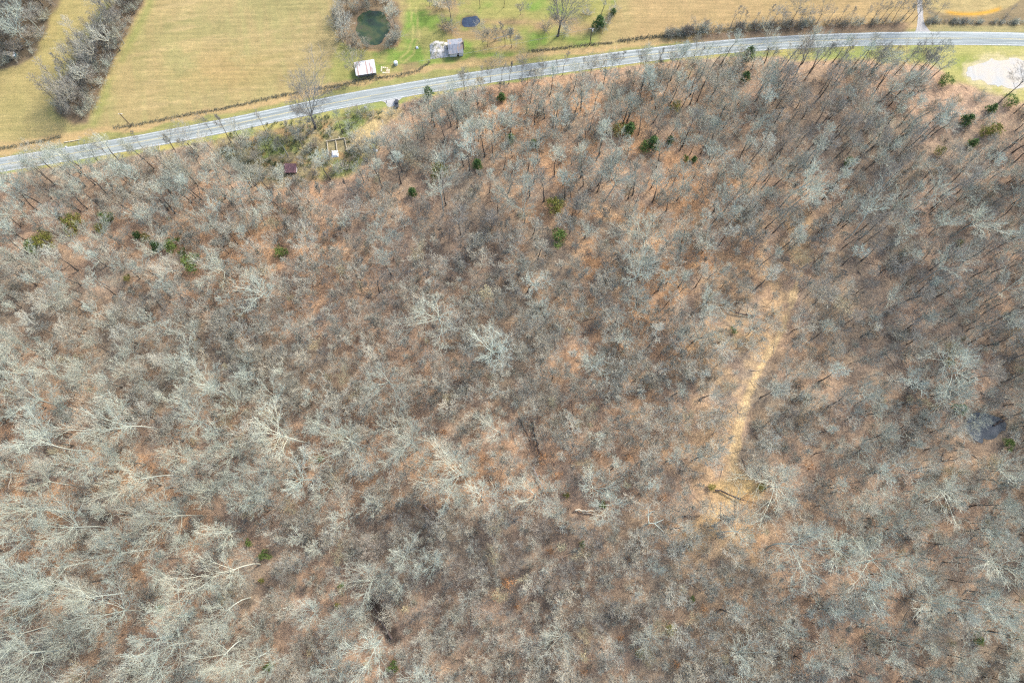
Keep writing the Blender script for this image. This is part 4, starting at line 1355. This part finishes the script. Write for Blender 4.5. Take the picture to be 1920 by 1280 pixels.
# ------------------------------------------------------------------ weeds along the field edges, green scrub by the foundation
def tufts(name, pts, size, mat, nblade, seed, label, cat):
    g = np.random.default_rng(seed)
    n = len(pts)
    P0 = np.repeat(np.array(pts), nblade, 0)
    m_ = len(P0)
    az_ = g.random(m_) * 6.283
    ln = size * g.uniform(0.5, 1.3, m_)
    le = g.uniform(0.2, 1.1, m_)
    root = P0 + np.stack([np.cos(az_), np.sin(az_), np.zeros(m_)], 1) * (size * 0.5 * g.random(m_))[:, None]
    tip = root + np.stack([np.cos(az_) * np.sin(le), np.sin(az_) * np.sin(le), np.cos(le)], 1) * ln[:, None]
    sidev = np.stack([-np.sin(az_), np.cos(az_), np.zeros(m_)], 1) * (size * 0.10)
    V = np.stack([root - sidev, root + sidev, tip + sidev * .3, tip - sidev * .3], 1).reshape(-1, 3)
    me = mesh_np(name, V, [np.arange(m_)[:, None] * 4 + np.array([[0, 1, 2, 3]])])
    fattr(me, 'tip', np.repeat(g.random(m_), 4))
    o = link(name, me, mat)
    tag(o, label, cat, None, 'stuff')
    return o


WEED = leaf_mat('dry_weeds', (0.13, 0.125, 0.08), (0.20, 0.19, 0.12), (0.31, 0.27, 0.17), 0.25)
BRAM = leaf_mat('green_brambles', (0.13, 0.14, 0.065), (0.20, 0.215, 0.095), (0.31, 0.30, 0.15), 0.25)
wl = []
for ln_, wd_, dn_ in (([(-60, 290), (0, 279), (60, 268), (115, 256)], 1.6, 14), ([(212, 240), (262, 233), (330, 219), (420, 203), (520, 181), (560, 174)], 1.7, 14), ([(590, 168), (640, 160), (690, 147), (740, 143), (780, 135), (806, 116)], 1.8, 13),
                      ([(990, 96), (1040, 92), (1105, 84), (1150, 80)], 1.6, 14), ([(1158, 78), (1200, 72), (1250, 68), (1330, 58)], 2.2, 22), ([(600, 176), (660, 158), (712, 148)], 3.5, 8)):
    for i in range(len(ln_) - 1):
        a, c = at(*ln_[i]), at(*ln_[i + 1])
        for _ in range(int((c - a).length * dn_ * 0.8)):
            q = a.lerp(c, rng.random())
            if True:
                wl.append((q.x + rng.gauss(0, wd_ * 0.16), q.y + rng.gauss(0, wd_ * 0.22), 0))
tufts('weeds', wl, 0.42, WEED, 7, 4, 'dark dry weeds left unmown along the fence lines', 'weeds')
sc_ = []
while len(sc_) < 420:
    qx, qy = rng.uniform(400, 720), rng.uniform(210, 345)
    if float(poly_sd([qx], [qy], SCRUB)[0]) > 4 and math.hypot(qx - 632, qy - 277) > 17 and math.hypot(qx - 690, qy - 245) > 26 and vnoise(qx / 18, qy / 14, 15) > 0.42:
        q = at(qx, qy)
        sc_.append((q.x, q.y, 0))
tufts('brambles', sc_, 0.7, BRAM, 18, 6, 'low green brambles round the old foundation', 'brambles')

# ------------------------------------------------------------------ buildings and odds and ends
tin, t, b = new_mat('rusty_tin_roof', 0.55, 0.4)
v = obj_pos(t, (2.2, 0.12, 0.12))
st = noise(t, 1.0, 4, 0.6, v)
c = ramp(t, st, [(0.40, (0.58, 0.59, 0.59)), (0.53, (0.55, 0.53, 0.51)), (0.585, (0.33, 0.19, 0.14)), (0.68, (0.44, 0.33, 0.28))])
t.links.new(c, b.inputs['Base Color'])
old_wood = speckle_mat('weathered_boards', [(0.3, (0.15, 0.14, 0.12)), (0.7, (0.34, 0.32, 0.29))], 2.0, 4, stretch=(2.5, 2.5, 0.4))
white_wall = speckle_mat('white_boards', [(0.3, (0.50, 0.53, 0.56)), (0.7, (0.68, 0.70, 0.72))], 1.2, 4)
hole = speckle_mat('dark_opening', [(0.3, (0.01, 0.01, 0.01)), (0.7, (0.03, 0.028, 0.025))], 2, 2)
dk_roof, t, b = new_mat('rusting_grey_roof', 0.7, 0.3)
v = obj_pos(t, (1.1, 0.35, 0.5))
c = ramp(t, noise(t, 0.9, 5, 0.65, v), [(0.35, (0.14, 0.15, 0.17)), (0.5, (0.25, 0.265, 0.29)), (0.6, (0.28, 0.22, 0.18)), (0.72, (0.40, 0.22, 0.13))])
t.links.new(c, b.inputs['Base Color'])
rubble = speckle_mat('mossy_pale_rubble', [(0.36, (0.15, 0.15, 0.09)), (0.46, (0.28, 0.265, 0.20)), (0.54, (0.47, 0.44, 0.40)), (0.75, (0.60, 0.57, 0.53))], 0.75, 6)
cream = speckle_mat('cream_concrete', [(0.3, (0.34, 0.29, 0.20)), (0.7, (0.50, 0.44, 0.33))], 1.5, 5)
white_pl = speckle_mat('white_plastic', [(0.3, (0.68, 0.70, 0.72)), (0.7, (0.84, 0.85, 0.86))], 0.8, 3, rough=0.5)


def local(anchor, ang):
    """frame at a pixel: returns to-local function"""
    return Matrix.Rotation(-ang, 3, 'Z'), anchor


def yaw(p, q):
    a, c = at(*p), at(*q)
    return math.atan2(c.y - a.y, c.x - a.x)


# tin-roofed shed: front wall along the fence line
p0, p1 = at(670.8, 146), at(705.4, 140.6)
L = (p1 - p0).length
a_ = yaw((670.8, 146), (705.4, 140.6))
shed = empty('tin_roof_shed', p0, a_)
tag(shed, 'open-fronted shed with rust-streaked white tin roof by the roadside fence line', 'shed')
D = 4.6
hf, hb = 1.9, 2.5
m = MB()
m.box(0, L, D - .12, D, 0, hb - 0.12)
m.hexa([(0, 0, 0), (.12, 0, 0), (.12, D - .14, 0), (0, D - .14, 0), (0, 0, hf - .1), (.12, 0, hf - .1), (.12, D - .14, hb - .12), (0, D - .14, hb - .12)])
m.hexa([(L - .12, 0, 0), (L, 0, 0), (L, D - .14, 0), (L - .12, D - .14, 0), (L - .12, 0, hf - .1), (L, 0, hf - .1), (L, D - .14, hb - .12), (L - .12, D - .14, hb - .12)])
m.build('wall', old_wood, shed)
m = MB()
for k in range(int(L / 0.22)):          # board front with gaps
    if k % 7 in (3,):
        continue
    x0 = 0.14 + k * 0.22
    if x0 + .19 < L - .13:
        m.box(x0, x0 + .19, 0.0, 0.06, 0.02, hf - .12 if k % 5 else hf - .5)
m.build('board_front', old_wood, shed)
m = MB()
nst = 32
for k in range(nst):                     # corrugated sheets, each a slim pleat
    x0, x1 = -0.3 + (L + .6) * k / nst, -0.3 + (L + .6) * (k + 1) / nst
    dz = 0.03 if k % 2 else 0.0
    m.hexa([(x0, -.45, hf - .1 + dz), (x1, -.45, hf - .1 + dz), (x1, D + .3, hb + .0 + dz), (x0, D + .3, hb + .0 + dz), (x0, -.45, hf - .04 + dz), (x1, -.45, hf - .04 + dz), (x1, D + .3, hb + .06 + dz), (x0, D + .3, hb + .06 + dz)])
m.build('roof', tin, shed)
for x in (L * .33, L * .66, L + 0.2):
    m = MB()
    m.box(x - .07, x + .07, -.22, -.08, 0, hf - .12)
    m.build('post', old_wood, shed)

# grey-roofed house
p0, p1 = at(843.4, 107.8), at(868.4, 105.2)
L = (p1 - p0).length
a_ = yaw((843.4, 107.8), (868.4, 105.2))
house = empty('abandoned_house', p0, a_)
tag(house, 'small abandoned house with white front wall and rusting dark grey roof', 'house')
D, hw, hr = 5.6, 2.3, 3.4
dx = L * 0.56
m = MB()
m.box(0, dx, 0, .15, 0, hw)
m.box(dx + .75, L, 0, .15, 0, hw)
m.box(dx, dx + .75, 0, .15, 1.75, hw)
m.box(0, L, D - .15, D, 0, hw)
for x in (0, L - .15):
    m.hexa([(x, .16, 0), (x + .15, .16, 0), (x + .15, D - .16, 0), (x, D - .16, 0), (x, .16, hw), (x + .15, .16, hw), (x + .15, D - .16, hw), (x, D - .16, hw)])
m.build('wall', white_wall, house)
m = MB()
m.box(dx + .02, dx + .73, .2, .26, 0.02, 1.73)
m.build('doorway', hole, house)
m = MB()
for y0, z0, y1, z1 in ((-.4, hw - .10, D * .5, hr), (D + .4, hw - .10, D * .5 + .002, hr)):
    lo, hi = (y0, z0), (y1, z1)
    a, c = (lo, hi) if y0 < y1 else (hi, lo)
    m.hexa([(-.25, a[0], a[1]), (L + .25, a[0], a[1]), (L + .25, c[0], c[1]), (-.25, c[0], c[1]), (-.25, a[0], a[1] + .08), (L + .25, a[0], a[1] + .08), (L + .25, c[0], c[1] + .08), (-.25, c[0], c[1] + .08)])
rf = m.build('roof', dk_roof, house)
m = MB()
m.box(L - .1 + .32, L + .75, D * .5 + .1, D * .5 + .75, 0, hr + .7)
m.build('chimney', speckle_mat('old_brick', [(0.3, (0.18, 0.13, 0.11)), (0.7, (0.33, 0.27, 0.24))], 3, 4), house)

# the fallen-in roof beside it
fall = [at(805, 84), at(817, 76), at(838.5, 80), at(841.5, 107.4), at(807.5, 111)]
cen = sum(fall, Vector()) / 5
rngm = np.random.default_rng(3)
V, Fq = [], []
nu, nv = 14, 12
for j in range(nv + 1):
    for i in range(nu + 1):
        u, vv = i / nu, j / nv
        a, c = fall[4].lerp(fall[3], u), (fall[0].lerp(fall[1], u / .36) if u < .36 else fall[1].lerp(fall[2], (u - .36) / .64))
        q = a.lerp(c, vv)
        edge_ = min(u, 1 - u, vv, 1 - vv)
        z = 0.15 + 1.0 * min(1, edge_ * 4) * (0.5 + 0.9 * float(fbm(u * 4, vv * 4, 5))) if edge_ > 0 else 0.02
        V.append((q.x - cen.x + rngm.uniform(-.12, .12), q.y - cen.y + rngm.uniform(-.12, .12), z))
for j in range(nv):
    for i in range(nu):
        k = j * (nu + 1) + i
        Fq.append((k, k + 1, k + nu + 2, k + nu + 1))
me = bpy.data.meshes.new('collapsed_roof')
me.from_pydata(V, [], Fq)
me.update()
o = link('collapsed_roof', me, rubble)
o.location = cen
tag(o, 'collapsed pale mossy roof heap adjoining the grey-roofed house', 'rubble')

# old foundation shaped like a comb
fd = empty('ruined_foundation', at(630, 276))
tag(fd, 'cream foundation walls of a ruin, three legs off one bar, in the scrub', 'ruin')


def wall_px(a, c, h, wd, name='low_wall'):
    A, B = at(*a) - fd.location, at(*c) - fd.location
    d = (B - A).normalized()
    n = Vector((-d.y, d.x, 0)) * wd / 2
    m = MB()
    m.hexa([A - n + Vector((0, 0, 0)), B - n, B + n, A + n, A - n + Vector((0, 0, h)), B - n + Vector((0, 0, h)), B + n + Vector((0, 0, h)), A + n + Vector((0, 0, h))])
    m.build(name, cream, fd, 0.03)


wall_px((611.5, 266), (648.5, 259.5), 0.6, 0.22)
wall_px((613.6, 267.4), (617, 293.5), 0.6, 0.24)
wall_px((630, 264.4), (633, 288), 0.6, 0.24)
wall_px((647, 261.2), (650.6, 281.5), 0.6, 0.24)
wall_px((636, 257), (636.5, 261.0), 0.5, 0.30, 'step')
wall_px((648.8, 282.2), (653, 281.6), 0.55, 0.5, 'corner_block')


def cloth(name, px, py, w_, d_, h_, mat, seed, label, cat, rz=0.1):
    g = np.random.default_rng(seed)
    nu = 12
    V, Fq = [], []
    for j in range(nu + 1):
        for i in range(nu + 1):
            u, vv = i / nu - .5, j / nu - .5
            e = min(0.5 - abs(u), 0.5 - abs(vv))
            z = 0.03 + (h_ * min(1, e * 5) * (0.35 + float(fbm(u * 5 + seed, vv * 5, seed)))) if e > 0 else 0.02
            V.append((u * w_ + g.uniform(-.1, .1), vv * d_ + g.uniform(-.1, .1), z))
    for j in range(nu):
        for i in range(nu):
            k = j * (nu + 1) + i
            Fq.append((k, k + 1, k + nu + 2, k + nu + 1))
    me = bpy.data.meshes.new(name)
    me.from_pydata(V, [], Fq)
    me.update()
    o = link(name, me, mat)
    o.location = at(px, py)
    o.rotation_euler = (0, 0, rz)
    return tag(o, label, cat)


cloth('tarpaulin', 628, 289, 2.4, 2.6, 0.7, white_pl, 3, 'crumpled white sheet heaped inside the old foundation', 'tarpaulin')
cloth('plastic_bag', 685.5, 201.5, 0.8, 0.8, 0.5, white_pl, 5, 'small white bag lying on the verge below the road', 'bag')
cloth('plastic_bag', 782, 90, 0.9, 0.9, 0.5, white_pl, 8, 'small white bag on the grass beside the house yard track', 'bag')
cloth('scrap_sheet', 704, 282, 1.8, 0.6, 0.4, white_pl, 11, 'pale scrap metal sheet lying in brush beside the foundation', 'scrap', -0.25)
cloth('plastic_bag', 124, 276, 0.7, 0.5, 0.4, white_pl, 14, 'small white bag beside the pale pole on the verge', 'bag')

# reddish fallen shed
red = empty('collapsed_shed', at(547, 325), 0.05)
tag(red, 'collapsed little shed with dull reddish roof among green brambles', 'shed')
red_tin = speckle_mat('dull_red_tin', [(0.3, (0.10, 0.055, 0.06)), (0.55, (0.20, 0.11, 0.11)), (0.75, (0.33, 0.20, 0.17))], 1.2, 5, stretch=(2, .5, 1))
m = MB()
m.hexa([(-2.2, -.4, 1.3), (2.0, -.5, 1.1), (2.2, 2.6, 1.9), (-2.0, 2.8, 2.2), (-2.2, -.4, 1.38), (2.0, -.5, 1.18), (2.2, 2.6, 1.98), (-2.0, 2.8, 2.28)])
m.build('roof', red_tin, red)
m = MB()
m.box(-1.9, 1.7, -.1, 0, 0, .65)
m.box(-1.9, -1.8, .02, 2.3, 0, 1.5)
m.box(-1.78, 1.7, 2.2, 2.3, 0, 1.6)
m.build('wall', old_wood, red)
m = MB()
m.box(1.75, 1.85, .1, 2.1, 0, 1.25)
m.build('side_board', white_wall, red)

# utility poles
pole_m = speckle_mat('pole_wood', [(0.3, (0.08, 0.065, 0.05)), (0.7, (0.16, 0.13, 0.10))], 2, 4)
insul = speckle_mat('pale_fitting', [(0.3, (0.55, 0.54, 0.5)), (0.7, (0.72, 0.71, 0.68))], 2, 2)


def upole(px, py, tx, ty, label, arm=True):
    b0 = at(px, py)
    z = 3.0
    for z_ in np.arange(3, 22, 0.1):
        if float(to_px(b0.x, b0.y, z_)[1]) > ty:
            z = z_
    o = empty('utility_pole', b0)
    tag(o, label, 'utility pole', 'utility poles beyond the road')
    m = MB()
    m.bar((0, 0, -.1), (0, 0, z), .19, .13, 8)
    m.build('pole', pole_m, o)
    m = MB()
    m.bar((-.75, .16, z - .5), (.75, .16, z - .42), .07)
    m.build('crossarm', insul, o)
    for x in (-.65, .65):
        m = MB()
        m.bar((x, .16, z - .38), (x, .16, z - .15), .08, .05)
        m.build('insulator', insul, o)
    if not arm:
        m = MB()
        m.bar((.28, -.05, z - 1.6), (.28, -.05, z - .75), .22, .22, 8)
        m.build('transformer', insul, o)
    return b0, z


upole(246.5, 237, 230, 213, 'dark wooden utility pole standing by the weedy field edge')
b1, z1 = upole(1105.5, 84.5, 1107, 53, 'wooden utility pole with pale fittings beyond the road', False)
far_end = at(700, 126)
m = MB()
prev = None
for k in range(25):
    f = k / 24
    q = Vector((b1.x - .6 + (far_end.x - 20 - b1.x) * f, b1.y + .16 + (far_end.y - 8 - b1.y) * f, z1 - .3 - 4.0 * math.sin(math.pi * f * 0.75)))
    if prev is not None and k < 16:
        m.bar(prev, q, .025, .025, 4)
    prev = q
tag(m.build('power_cable', speckle_mat('cable_grey', [(0.3, (0.3, 0.3, 0.3)), (0.7, (0.42, 0.42, 0.42))], 1, 2)), 'thin grey cable sagging over the yard from its pole', 'cable')

# pale pole lying on the verge
pv = speckle_mat('peeled_wood', [(0.3, (0.50, 0.43, 0.30)), (0.7, (0.74, 0.66, 0.48))], 1.2, 4)
m = MB()
m.bar(at(121, 267.5) + Vector((0, 0, .16)), at(150, 262.5) + Vector((0, 0, .16)), .17, .12, 8)
tag(m.build('fallen_pole', pv), 'pale yellowish pole lying on the verge above the road', 'pole')

# grey beam across the yard grass with its white post
m = MB()
a, c = at(925, 77), at(964, 66.5)
m.bar(a + Vector((0, 0, .9)), c + Vector((0, 0, 1.2)), .16, .12, 7)
bm_ = m.build('timber_beam', old_wood)
for f in (0.1, 0.85):
    m = MB()
    q = a.lerp(c, f)
    m.bar(q, q + Vector((0, 0, .95 + .25 * f)), .09, .09, 6)
    m.build('prop', old_wood, bm_)
tag(bm_, 'grey timber beam propped across the yard grass', 'beam')
m = MB()
q = at(967.5, 89)
m.bar(q, q + Vector((0, 0, 6.5)), .10, .07, 6)
m.bar(q + Vector((0, 0, 6.45)), q + Vector((0, 0, 6.7)), .13, .13, 6)
tag(m.build('white_post', insul), 'tall slim white post at the end of the grey beam', 'post')

# white tank near the shed
q = at(742.6, 121)
tk = empty('water_tank', q, 0.3)
tag(tk, 'small white upright tank with grey side on the grass near the shed', 'tank')
m = MB()
m.bar((0, 0, 0), (0, 0, 1.35), .72, .72, 20)
m.build('barrel', speckle_mat('greyed_plastic', [(0.3, (0.40, 0.44, 0.42)), (0.7, (0.58, 0.62, 0.60))], 1, 3), tk, .04)
m = MB()
m.bar((0, 0, 1.352), (0, 0, 1.62), .70, .28, 20)
m.bar((0, 0, 1.62), (0, 0, 1.72), .22, .20, 12)
m.build('lid', white_pl, tk)
# bare boards on the ground by the shed: broken concrete pad
m = MB()
rr2 = random.Random(8)
pa, pb, pc, pd = at(714, 124.5), at(731.5, 127), at(731, 138), at(713, 138.5)
for i in range(5):
    for j in range(4):
        f0, f1, g0, g1 = i / 5 + .02, (i + 1) / 5 - .02 * rr2.random() - .02, j / 4 + .02, (j + 1) / 4 - .05 * rr2.random()
        if rr2.random() < .22:
            continue
        z = rr2.uniform(.05, .12)
        Q = lambda f, g_: pd.lerp(pc, f).lerp(pa.lerp(pb, f), g_)
        cs_ = [Q(f0, g0), Q(f1, g0), Q(f1, g1), Q(f0, g1)]
        m.hexa([v + Vector((0, 0, .004)) for v in cs_] + [v + Vector((0, 0, z)) for v in cs_])
pad = m.build('concrete_pad', speckle_mat('sandy_concrete', [(0.3, (0.46, 0.35, 0.22)), (0.7, (0.68, 0.57, 0.40))], 0.8, 5))
tag(pad, 'broken sandy concrete pad on the grass beside the tin-roofed shed', 'concrete pad')

# cream clutter and blue bins under the far wood
q = at(22, 107)
cab = empty('camper_shell', q, -0.12)
tag(cab, 'derelict cream camper shell half hidden under the far wood', 'camper')
m = MB()
m.hexa([(-2.4, -1.1, .35), (1.4, -1.1, .35), (1.4, 1.1, .35), (-2.4, 1.1, .35), (-2.2, -1.0, 2.0), (1.1, -1.0, 2.1), (1.1, 1.0, 2.1), (-2.2, 1.0, 2.0)])
m.build('body', cream, cab, .15)
m = MB()
for x in (-1.4, -.1):
    m.box(x, x + .7, -1.13, -1.07, 1.05, 1.55)
m.build('window', hole, cab)
for x in (-1.3, .4):
    m = MB()
    m.bar((x, -1.0, .34), (x, 1.0, .34), .34, .34, 12)
    m.build('wheel', hole, cab)
blue = speckle_mat('blue_plastic', [(0.3, (0.05, 0.20, 0.30)), (0.7, (0.09, 0.32, 0.42))], 1.5, 3, rough=0.5)
for i, (bx_, by_) in enumerate(((28.6, 103), (29.2, 107.6))):
    q = at(bx_, by_)
    o = empty('storage_drum', q)
    tag(o, ('upper' if i == 0 else 'lower') + ' of two blue drums beside the cream camper', 'drum', 'blue drums beside the camper')
    m = MB()
    m.bar((0, 0, 0), (0, 0, 1.1), .55, .55, 14)
    m.build('barrel', blue, o, .04)
    m = MB()
    m.bar((0, 0, 1.102), (0, 0, 1.2), .50, .47, 14)
    m.build('lid', white_pl, o)

# dark car on the apron
car = empty('parked_car', at(744, 196), math.radians(4))
tag(car, 'small dark grey car parked nose-down at the concrete apron', 'car')
paint, t, b = new_mat('dark_grey_paint', 0.35, 0.5)
t.links.new(ramp(t, noise(t, 0.8, 3, 0.5, obj_pos(t)), [(0.3, (0.035, 0.037, 0.042)), (0.7, (0.055, 0.058, 0.064))]), b.inputs['Base Color'])
glass, t, b = new_mat('car_glass', 0.08, 0.6)
t.links.new(ramp(t, noise(t, 0.5, 2, 0.5, obj_pos(t)), [(0.3, (0.02, 0.022, 0.026)), (0.7, (0.035, 0.038, 0.043))]), b.inputs['Base Color'])
tyre = speckle_mat('tyre_rubber', [(0.3, (0.012, 0.012, 0.012)), (0.7, (0.03, 0.03, 0.03))], 3, 3)
CW, CL = 0.72, 1.65
prof = [(-CL, .35, .62), (-CL * .96, .30, .72), (-CL * .45, .28, .84), (-CL * .18, .28, .9), (CL * .55, .28, .92), (CL * .95, .32, .84), (CL, .4, .74)]
V, Fq = [], []
for (y, zl, zh) in prof:
    wv_ = CW * (1.0 if abs(y) < CL * .8 else .84)
    for (x, z) in ((-wv_, zl), (-wv_ * 1.02, (zl + zh) / 2), (-wv_ * .9, zh), (wv_ * .9, zh), (wv_ * 1.02, (zl + zh) / 2), (wv_, zl)):
        V.append((x, y, z))
for i in range(len(prof) - 1):
    for j in range(6):
        k = (j + 1) % 6
        Fq.append((i * 6 + j, i * 6 + k, (i + 1) * 6 + k, (i + 1) * 6 + j))
Fq += [tuple(range(5, -1, -1)), tuple(range((len(prof) - 1) * 6, len(prof) * 6))]
me = bpy.data.meshes.new('body')
me.from_pydata(V, [], [f[::-1] for f in Fq])
me.update()
link('body', me, paint, car)
m = MB()
m.hexa([(-.62, -.62, .885), (.62, -.62, .885), (.62, 1.35, .9), (-.62, 1.35, .9), (-.5, -.16, 1.26), (.5, -.16, 1.26), (.5, .95, 1.26), (-.5, .95, 1.26)])
m.build('window_band', glass, car)
m = MB()
m.hexa([(-.51, -.17, 1.262), (.51, -.17, 1.262), (.51, .96, 1.262), (-.51, .96, 1.262), (-.46, -.1, 1.31), (.46, -.1, 1.31), (.46, .9, 1.31), (-.46, .9, 1.31)])
m.build('roof', paint, car)
for x in (-.68, .68):
    for y in (-1.0, 1.05):
        m = MB()
        m.bar((x - .08, y, .29), (x + .08, y, .29), .29, .29, 14)
        m.build('wheel', tyre, car)
for x in (-.42, .42):
    m = MB()
    m.box(x - .13, x + .13, -CL * 1.0 - .03, -CL * 1.0 + .004, .5, .62)
    m.build('headlight', white_pl, car)

# ------------------------------------------------------------------ fallen logs and the dead snag
LOGD = speckle_mat('dark_rotting_wood', [(0.3, (0.045, 0.035, 0.03)), (0.7, (0.13, 0.10, 0.085))], 1.5, 4)
LOGP = speckle_mat('stripped_pale_wood', [(0.3, (0.50, 0.42, 0.30)), (0.7, (0.74, 0.66, 0.50))], 1.2, 4)
LOGB = speckle_mat('brown_fallen_wood', [(0.3, (0.17, 0.13, 0.11)), (0.7, (0.38, 0.31, 0.27))], 1.2, 4)


def log(a, c, r0, r1, mat, label, nb=4, seed=1, lift=0.0, name='fallen_log'):
    rg = random.Random(seed)
    A = at(*a)
    B = at(*c) - A
    o = empty(name, A)
    tag(o, label, 'log')
    S = Segs()
    n = 6
    pv_ = Vector((0, 0, r0 + lift))
    pts = [pv_]
    for i in range(n):
        q = B * ((i + 1) / n) + Vector((rg.gauss(0, .2), rg.gauss(0, .2), r0 + lift + .1 * i))
        S.add(pts[-1], q, r0 + (r1 - r0) * i / n, r0 + (r1 - r0) * (i + 1) / n, 0.2)
        pts.append(q)
    me = S.mesh('trunk', 7)
    link('trunk', me, mat, o)
    if nb:
        S = Segs()
        P = dict(P_SPREAD)
        P['n'] = {3: 3, 2: 4, 1: 3}
        for k in range(nb):
            i = rg.randrange(2, n + 1)
            d = (B.normalized() + Vector((rg.gauss(0, .7), rg.gauss(0, .7), abs(rg.gauss(.3, .3))))).normalized()
            branch(rg, S, pts[i], d, B.length * rg.uniform(.25, .5), r1 * .8, 2, P)
        link('branches', S.mesh('branches', 3), mat, o)
    TAKEN.append((A.x, A.y, 1))
    return o


log((1078, 956.5), (1112, 957), .34, .2, LOGP, 'pale stripped log lying level in the lower middle wood', 3, 1, .5)
log((1091, 960), (1137, 966.5), .14, .08, LOGP, 'thin pale stem lying just below the pale stripped log', 2, 2, .4)
log((998, 791), (1009, 852), .36, .2, LOGD, 'longest dark fallen trunk of the mid-wood pair', 4, 3, .4)
log((974, 786), (996, 834), .24, .12, LOGD, 'thinner dark fallen trunk slanting beside its longer twin', 4, 4, .4)
log((1000, 874), (1018, 919), .32, .16, LOGB, 'brown bare fallen trunk pointing at the splayed white tree', 2, 5, .3)
log((795, 945), (813, 967), .3, .16, LOGB, 'short brown fallen trunk in dusky brush', 2, 6, .4)
log((736, 1197), (694, 1124), .45, .2, LOGD, 'uprooted dark tree with tangled limbs in the lower wood', 9, 7, .6, 'uprooted_tree')
log((1340, 919), (1394, 938), .28, .14, LOGD, 'dark branching log across the trail clearing', 4, 8, .4)
log((1278, 967), (1309, 968), .2, .12, LOGD, 'slim dark log left of the trail clearing', 1, 9, .3)
log((1415, 593), (1366, 585), .3, .16, LOGD, 'dark log lying above the small bright bush', 3, 10, .3)
log((1862, 798), (1884, 786), .3, .18, LOGD, 'dark waterlogged trunk lying across the woodland pond', 2, 21, .15)
log((38, 862), (29, 918), .2, .1, LOGP, 'pale leaning stem at the left edge of the wood', 0, 11, 2.5)
log((1322, 1098), (1352, 1092), .14, .09, LOGP, 'thin pale stem lying in brush below the trail', 0, 12, .3)
log((1458, 388), (1470, 402), .18, .1, LOGB, 'short brown stem on tan leaves near the trail top', 0, 13, .3)

# brushwood lying about: past counting
rg = random.Random(41)
S = Segs()
g4 = np.random.default_rng(44)
for _ in range(1500):
    x_, y_ = rg.uniform(-190, 190), rg.uniform(-60, 185)
    ppx, ppy = to_px(x_, y_, 0)
    if not bool(in_wood(ppx, ppy)) or float(poly_sd([float(ppx)], [float(ppy)], POND_WOOD)[0]) > -3:
        continue
    a = rg.uniform(0, 6.28)
    l_ = rg.uniform(1.5, 6.5)
    r_ = rg.uniform(.04, .12)
    d_ = Vector((math.cos(a), math.sin(a), 0))
    m1 = Vector((x_, y_, r_)) + d_ * l_ * .5 + Vector((rg.gauss(0, .2), rg.gauss(0, .2), .1))
    S.add((x_, y_, r_), m1, r_, r_ * .8, rg.random())
    S.add(m1, m1 + d_ * l_ * .5 + Vector((rg.gauss(0, .3), rg.gauss(0, .3), -.05)), r_ * .8, r_ * .4, rg.random())
o = link('fallen_branches', S.mesh('fallen_branches', 4), bark_mat('fallen_branch_wood', (0.48, 0.42, 0.34), (0.12, 0.10, 0.085)))
tag(o, 'brushwood and thin fallen branches strewn over the leaf litter', 'branches', None, 'stuff')

# snag
q = at(1209, 984)
sn = empty('dead_snag', q)
sn.scale = (.62, .62, .72)
tag(sn, 'dead bluish-white snag with four bare broken limbs', 'dead tree')
S = Segs()
S.add((0, 0, -.2), (0.2, .2, 6), .45, .34, 0)
S.add((.2, .2, 6), (-.1, .9, 10.5), .34, .26, 0)
link('trunk', S.mesh('trunk', 7), PALE, sn)
for i, (pp) in enumerate(([(-.1, .9, 10.2), (-.6, 5.0, 11.5), (-.4, 8.0, 13.5), (.6, 10.2, 15)], [(-.5, 4.6, 11.4), (1.0, 6.2, 12.4), (2.6, 6.4, 13)], [(0.1, .9, 10), (2.4, .6, 11), (4.8, -1.6, 12), (6.2, -3.4, 13)], [(2.2, .6, 10.9), (4.6, 1.6, 12.2), (6.6, 2.6, 13)])):
    S = Segs()
    r = .26
    for k in range(len(pp) - 1):
        S.add(Vector(pp[k]), Vector(pp[k + 1]), r, r * .66, 0)
        r *= .66
    link('limb', S.mesh('limb', 5), PALE, sn)
# bare white stem beside the reddish shed
q = at(541, 293)
o = empty('dead_snag', q)
tag(o, 'slim pale dead stem standing above the reddish collapsed shed', 'dead tree')
S = Segs()
S.add((0, 0, -.1), (-.1, .2, 5), .2, .15, 0)
S.add((-.1, .2, 5), (-.2, .1, 9), .15, .06, 0)
link('trunk', S.mesh('trunk', 6), TRUNK_P, o)
S = Segs()
S.add((-.15, .15, 7), (.7, .5, 8.2), .06, .03, 0)
link('limb', S.mesh('limb', 4), TRUNK_P, o)
# marker posts by the apron
m = MB()
q = at(725.3, 192)
m.bar(q, q + Vector((0, 0, 1.2)), .11, .09, 6)
tag(m.build('gate_post', pole_m), 'short dark post at the edge of the concrete apron', 'post')

describe()
print('bare trees', NTREE[0], N_IND, len(xs), len(bx))
